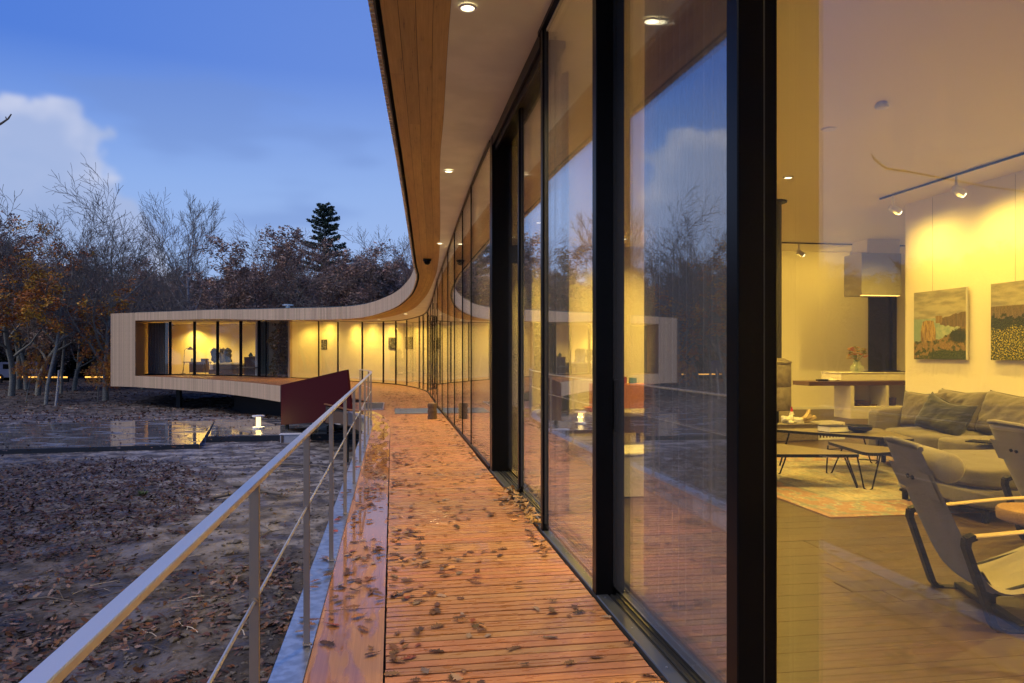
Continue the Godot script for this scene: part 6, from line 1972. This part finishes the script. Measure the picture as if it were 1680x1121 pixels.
func make_wood():
	var brown = [Color(0.29, 0.195, 0.145), Color(0.34, 0.205, 0.14), Color(0.24, 0.185, 0.155)]
	var gold = [Color(0.46, 0.16, 0.014), Color(0.54, 0.28, 0.028), Color(0.33, 0.10, 0.018)]
	var green = [Color(0.035, 0.052, 0.027), Color(0.05, 0.066, 0.033), Color(0.028, 0.04, 0.024)]
	var beech = make_tree(11, 15.5, {"kids": [11, 8, 7, 7], "up": 0.10, "ang": 0.80, "first": 0.26, "bend": 0.26, "ratio": [0.66, 0.55, 0.5, 0.45], "girth": 0.014, "trunk": 0.58})
	var bare = make_tree(12, 14.5, {"kids": [8, 7, 7, 6], "up": 0.08, "ang": 0.95, "first": 0.32, "bend": 0.3, "girth": 0.016})
	var birch = make_tree(13, 17.5, {"kids": [13, 6, 6, 6], "up": 0.2, "ang": 0.62, "first": 0.34, "ratio": [0.36, 0.55, 0.5, 0.5], "girth": 0.010, "trunk": 0.86, "bend": 0.12})
	var oak = make_tree(14, 13.0, {"kids": [7, 6, 6, 5], "ang": 1.0, "bend": 0.34, "up": 0.05, "leaves": 13, "cols": brown, "size": 0.13, "spread": 0.3, "first": 0.35})
	var oak2 = make_tree(15, 12.0, {"kids": [7, 6, 6, 6], "ang": 1.1, "bend": 0.4, "up": 0.04, "leaves": 3, "cols": [brown[2], brown[0], Color(0.20, 0.175, 0.15)], "size": 0.12, "spread": 0.3, "first": 0.3})
	var flame = make_tree(16, 12.0, {"kids": [9, 5, 4, 4], "ang": 1.25, "bend": 0.2, "up": -0.01, "leaves": 11, "cols": gold, "size": 0.13, "spread": 0.25, "first": 0.52, "girth": 0.011, "trunk": 0.7})
	var fork = make_tree(17, 10.5, {"kids": [6, 5, 5, 5], "ang": 1.0, "bend": 0.42, "up": 0.06, "first": 0.2, "trunk": 0.5, "ratio": [0.72, 0.6, 0.5, 0.5], "girth": 0.014, "leaves": 1, "cols": [Color(0.05, 0.055, 0.03), Color(0.09, 0.06, 0.04), Color(0.05, 0.05, 0.03)], "size": 0.11})
	var pole = make_tree(18, 15.0, {"kids": [9, 4, 4, 4], "up": 0.14, "ang": 0.8, "first": 0.55, "ratio": [0.28, 0.55, 0.5, 0.5], "girth": 0.0085, "trunk": 0.9, "bend": 0.07})
	var shrub = make_tree(19, 4.2, {"kids": [9, 5, 5], "depth": 3, "ang": 1.0, "first": 0.05, "trunk": 0.6, "ratio": [0.8, 0.6, 0.5], "leaves": 12, "cols": green, "size": 0.10, "spread": 0.25, "girth": 0.012})
	var V1 = Vector3.ONE
	var B = M.bark; var T = M.twig
	plant(beech, "bare_beech", "tall bare tree with a wide fan of fine branches beside the wing's end", "", -26.3, 48.5, 0.6, V1 * 1.0, B, T)
	plant(bare, "bare_tree", "bent grey trunk at the left edge of the wood", "", -33.4, 50.0, 2.2, V1 * 0.88, B, T)
	plant(bare, "bare_tree", "leaning trunk just right of the one at the left edge", "", -32.6, 51.5, 4.0, V1 * 0.85, B, M.twig_red)
	plant(pole, "slim_tree", "slim straight tree left of the golden foliage", "", -31.9, 53.0, 1.0, V1 * 0.92, B, T)
	plant(flame, "golden_beech", "low spreading tree with orange and golden autumn leaves", "", -28.8, 46.3, 0.4, Vector3(0.92, 1.0, 0.92), B, T)
	plant(birch, "birch", "white stemmed bare birch rising behind the wing", "", -27.6, 66.0, 1.4, V1 * 0.98, M.birch, T)
	plant(oak, "oak", "broad oak keeping its brown leaves behind the middle of the wing", "", -21.5, 61.0, 0.3, V1 * 1.02, B, T)
	plant(conifer(21), "conifer", "dark green conifer standing above the brown oaks", "", -19.0, 76.0, 0.0, V1 * 0.98, B, T)
	plant(fork, "forked_oak", "pale trunk forking low in front of the conifer", "", -14.6, 57.0, 1.9, V1 * 0.92, B, T)
	plant(oak, "oak", "brown leaved oak right of the conifer", "", -12.4, 64.0, 2.6, V1 * 0.92, B, T)
	plant(oak2, "oak", "twiggy oak beside the edge of the near eave", "", -8.6, 60.0, 4.4, V1 * 0.98, B, T)
	plant(oak, "oak", "brown leaved oak at the far left edge of the photo", "", -39.5, 60.0, 5.2, V1 * 1.05, B, T)
	# thin leaning dead stem
	var mb = MB.new(); mb.tube([Vector3(0, -0.1, 0), Vector3(0.12, 1.1, 0), Vector3(0.2, 2.2, 0)], [0.09, 0.08, 0.06], 8)
	var o = obj("dead_stem", mb, M.birch); o.position = XD(-28.0, 46.0, ground_y(-28.0, 46.0)); tag(o, "short pale leaning stem on the ground left of the wing", "tree stump")
	# saplings
	for q in [[-30.6, 47.2, "thin sapling with a few brown leaves in front of the leaning trunk"], [-25.9, 46.8, "sapling with brown leaves close to the end of the wing"]]:
		plant(flame, "sapling", q[2], "", q[0], q[1], rng.randf() * 6.0, Vector3(0.24, 0.32, 0.24), B, T)
	# the rest of the wood: individual trees, in rows that thin out to the back
	rng.seed = 31
	var kinds = [[oak, "oak", "brown leaved oak"], [oak2, "oak", "half bare oak"], [bare, "bare_tree", "bare spreading tree"], [beech, "bare_beech", "bare fan shaped tree"], [pole, "slim_tree", "slim straight tree"]]
	var pat = [0, 1, 2, 0, 3, 1, 4, 0, 2, 1, 4, 3]
	var n = 0
	var rank = -1
	for row in [[58.0, 3.4, 0.92], [66.0, 3.6, 0.98], [75.0, 4.2, 1.05], [86.0, 5.0, 1.12]]:
		var az = -1.28
		rank += 1
		while az < 0.35:
			var d0 = row[0] + rng.randf_range(-3.0, 3.0)
			var x = tan(az) * d0 if absf(az) < 0.7 else signf(az) * d0 * (0.84 + (absf(az) - 0.7) * 1.7)
			var d = d0 if absf(az) < 0.7 else d0 * (1.0 - (absf(az) - 0.7) * 1.25)
			var k = kinds[pat[n % 12]]
			n += 1
			az += row[1] / d0 * rng.randf_range(0.75, 1.3)
			var sc = row[2] * rng.randf_range(0.82, 1.0)
			if x > -36.5 and x < -22.0: sc *= 0.88
			if row[0] < 60.0 and x > -36.0 and x < -24.5 and d < 58.0: continue
			var pxl = 840.0 + 1230.0 * x / d if d > 1 else -999.0
			var lb = k[2] + " " + where_in_wood(pxl) + ["", ", second rank", ", third rank", ", back rank"][rank]
			plant(k[0], k[1], lb, k[1].replace("_", " ") + "s of the wood", x, d, rng.randf() * TAU, Vector3(sc * rng.randf_range(0.9, 1.1), sc, sc * rng.randf_range(0.9, 1.1)), B, T if rng.randf() < 0.6 else M.twig_red)
	# evergreen undergrowth
	for q in 52:
		var az = rng.randf_range(-1.0, 0.1)
		var d = rng.randf_range(58.0, 92.0)
		var x = tan(clampf(az, -0.75, 0.3)) * d
		var sc = rng.randf_range(0.8, 1.7)
		if x / d < -0.53 and d < 78.0: continue
		plant(shrub, "evergreen_shrub", "dark evergreen shrub under the trees of the wood", "evergreen shrubs of the undergrowth", x, d, rng.randf() * TAU, Vector3(sc * 1.3, sc, sc * 1.3), B, T, "shrub")
	# branch tip reaching in from the left
	mb = MB.new()
	mb.tube([Vector3(-7.1, 4.15, -9.6), Vector3(-6.72, 4.16, -9.6), Vector3(-6.55, 4.24, -9.6), Vector3(-6.44, 4.30, -9.58), Vector3(-6.40, 4.36, -9.58)], [0.022, 0.018, 0.015, 0.012, 0.008], 6)
	for q in [[-6.66, 4.18], [-6.56, 4.24], [-6.47, 4.285]]: mb.tube([Vector3(q[0], q[1], -9.6), Vector3(q[0] - 0.01, q[1] + 0.045, -9.59)], [0.009, 0.006], 5)
	mb.tube([Vector3(-7.1, 4.15, -9.6), Vector3(-8.6, 4.0, -9.5), Vector3(-11.5, 3.6, -8.6), Vector3(-13.8, 2.9, -7.7), Vector3(-14.2, -1.5, -7.4)], [0.016, 0.014, 0.018, 0.05, 0.12], 8)
	o = obj("young_tree", mb, M.twig); tag(o, "young tree whose bare branch tip shows at the left edge of the sky", "tree")
	# far dark wood behind everything
	var tfs = []
	var cl = []
	for q in 150:
		var az = rng.randf_range(-1.25, 0.4)
		var d0 = rng.randf_range(96.0, 118.0)
		var x = sin(az) * d0; var d = cos(az) * d0
		var s = rng.randf_range(0.85, 1.15)
		tfs.append(Transform3D(Basis(Vector3.UP, rng.randf() * TAU).scaled(Vector3(s * 1.2, s, s * 1.2)), XD(x, d, ground_y(x, d))))
	multi("far_wood", bare.wood, B, tfs, [], "far trunks of the wood behind the named trees", "wood")
	multi("far_wood", oak.fine, T, tfs, [], "far tangle of bare twigs of the wood", "wood")
	multi("far_wood", oak.leaf, M.leaf, tfs, [], "far brown foliage of the wood", "wood")
	var t2 = []
	for q in 190:
		var az = rng.randf_range(-1.25, 0.4)
		var d0 = rng.randf_range(98.0, 122.0)
		t2.append(Transform3D(Basis(Vector3.UP, rng.randf() * TAU).scaled(Vector3(2.0, 1.3, 2.0)), XD(sin(az) * d0, cos(az) * d0, ground_y(sin(az) * d0, cos(az) * d0))))
	multi("far_undergrowth", shrub.leaf, M.leaf, t2, [], "dark undergrowth at the back of the wood", "undergrowth")

func _ready():
	rng.seed = 12345
	make_lines()
	set_view()
	make_materials()
	M.night = mat(L(0.012, 0.012, 0.012), 0.12)
	make_ground()
	make_house()
	make_deck()
	make_lights()
	make_wood()
	make_room()
	make_deck_leaves()
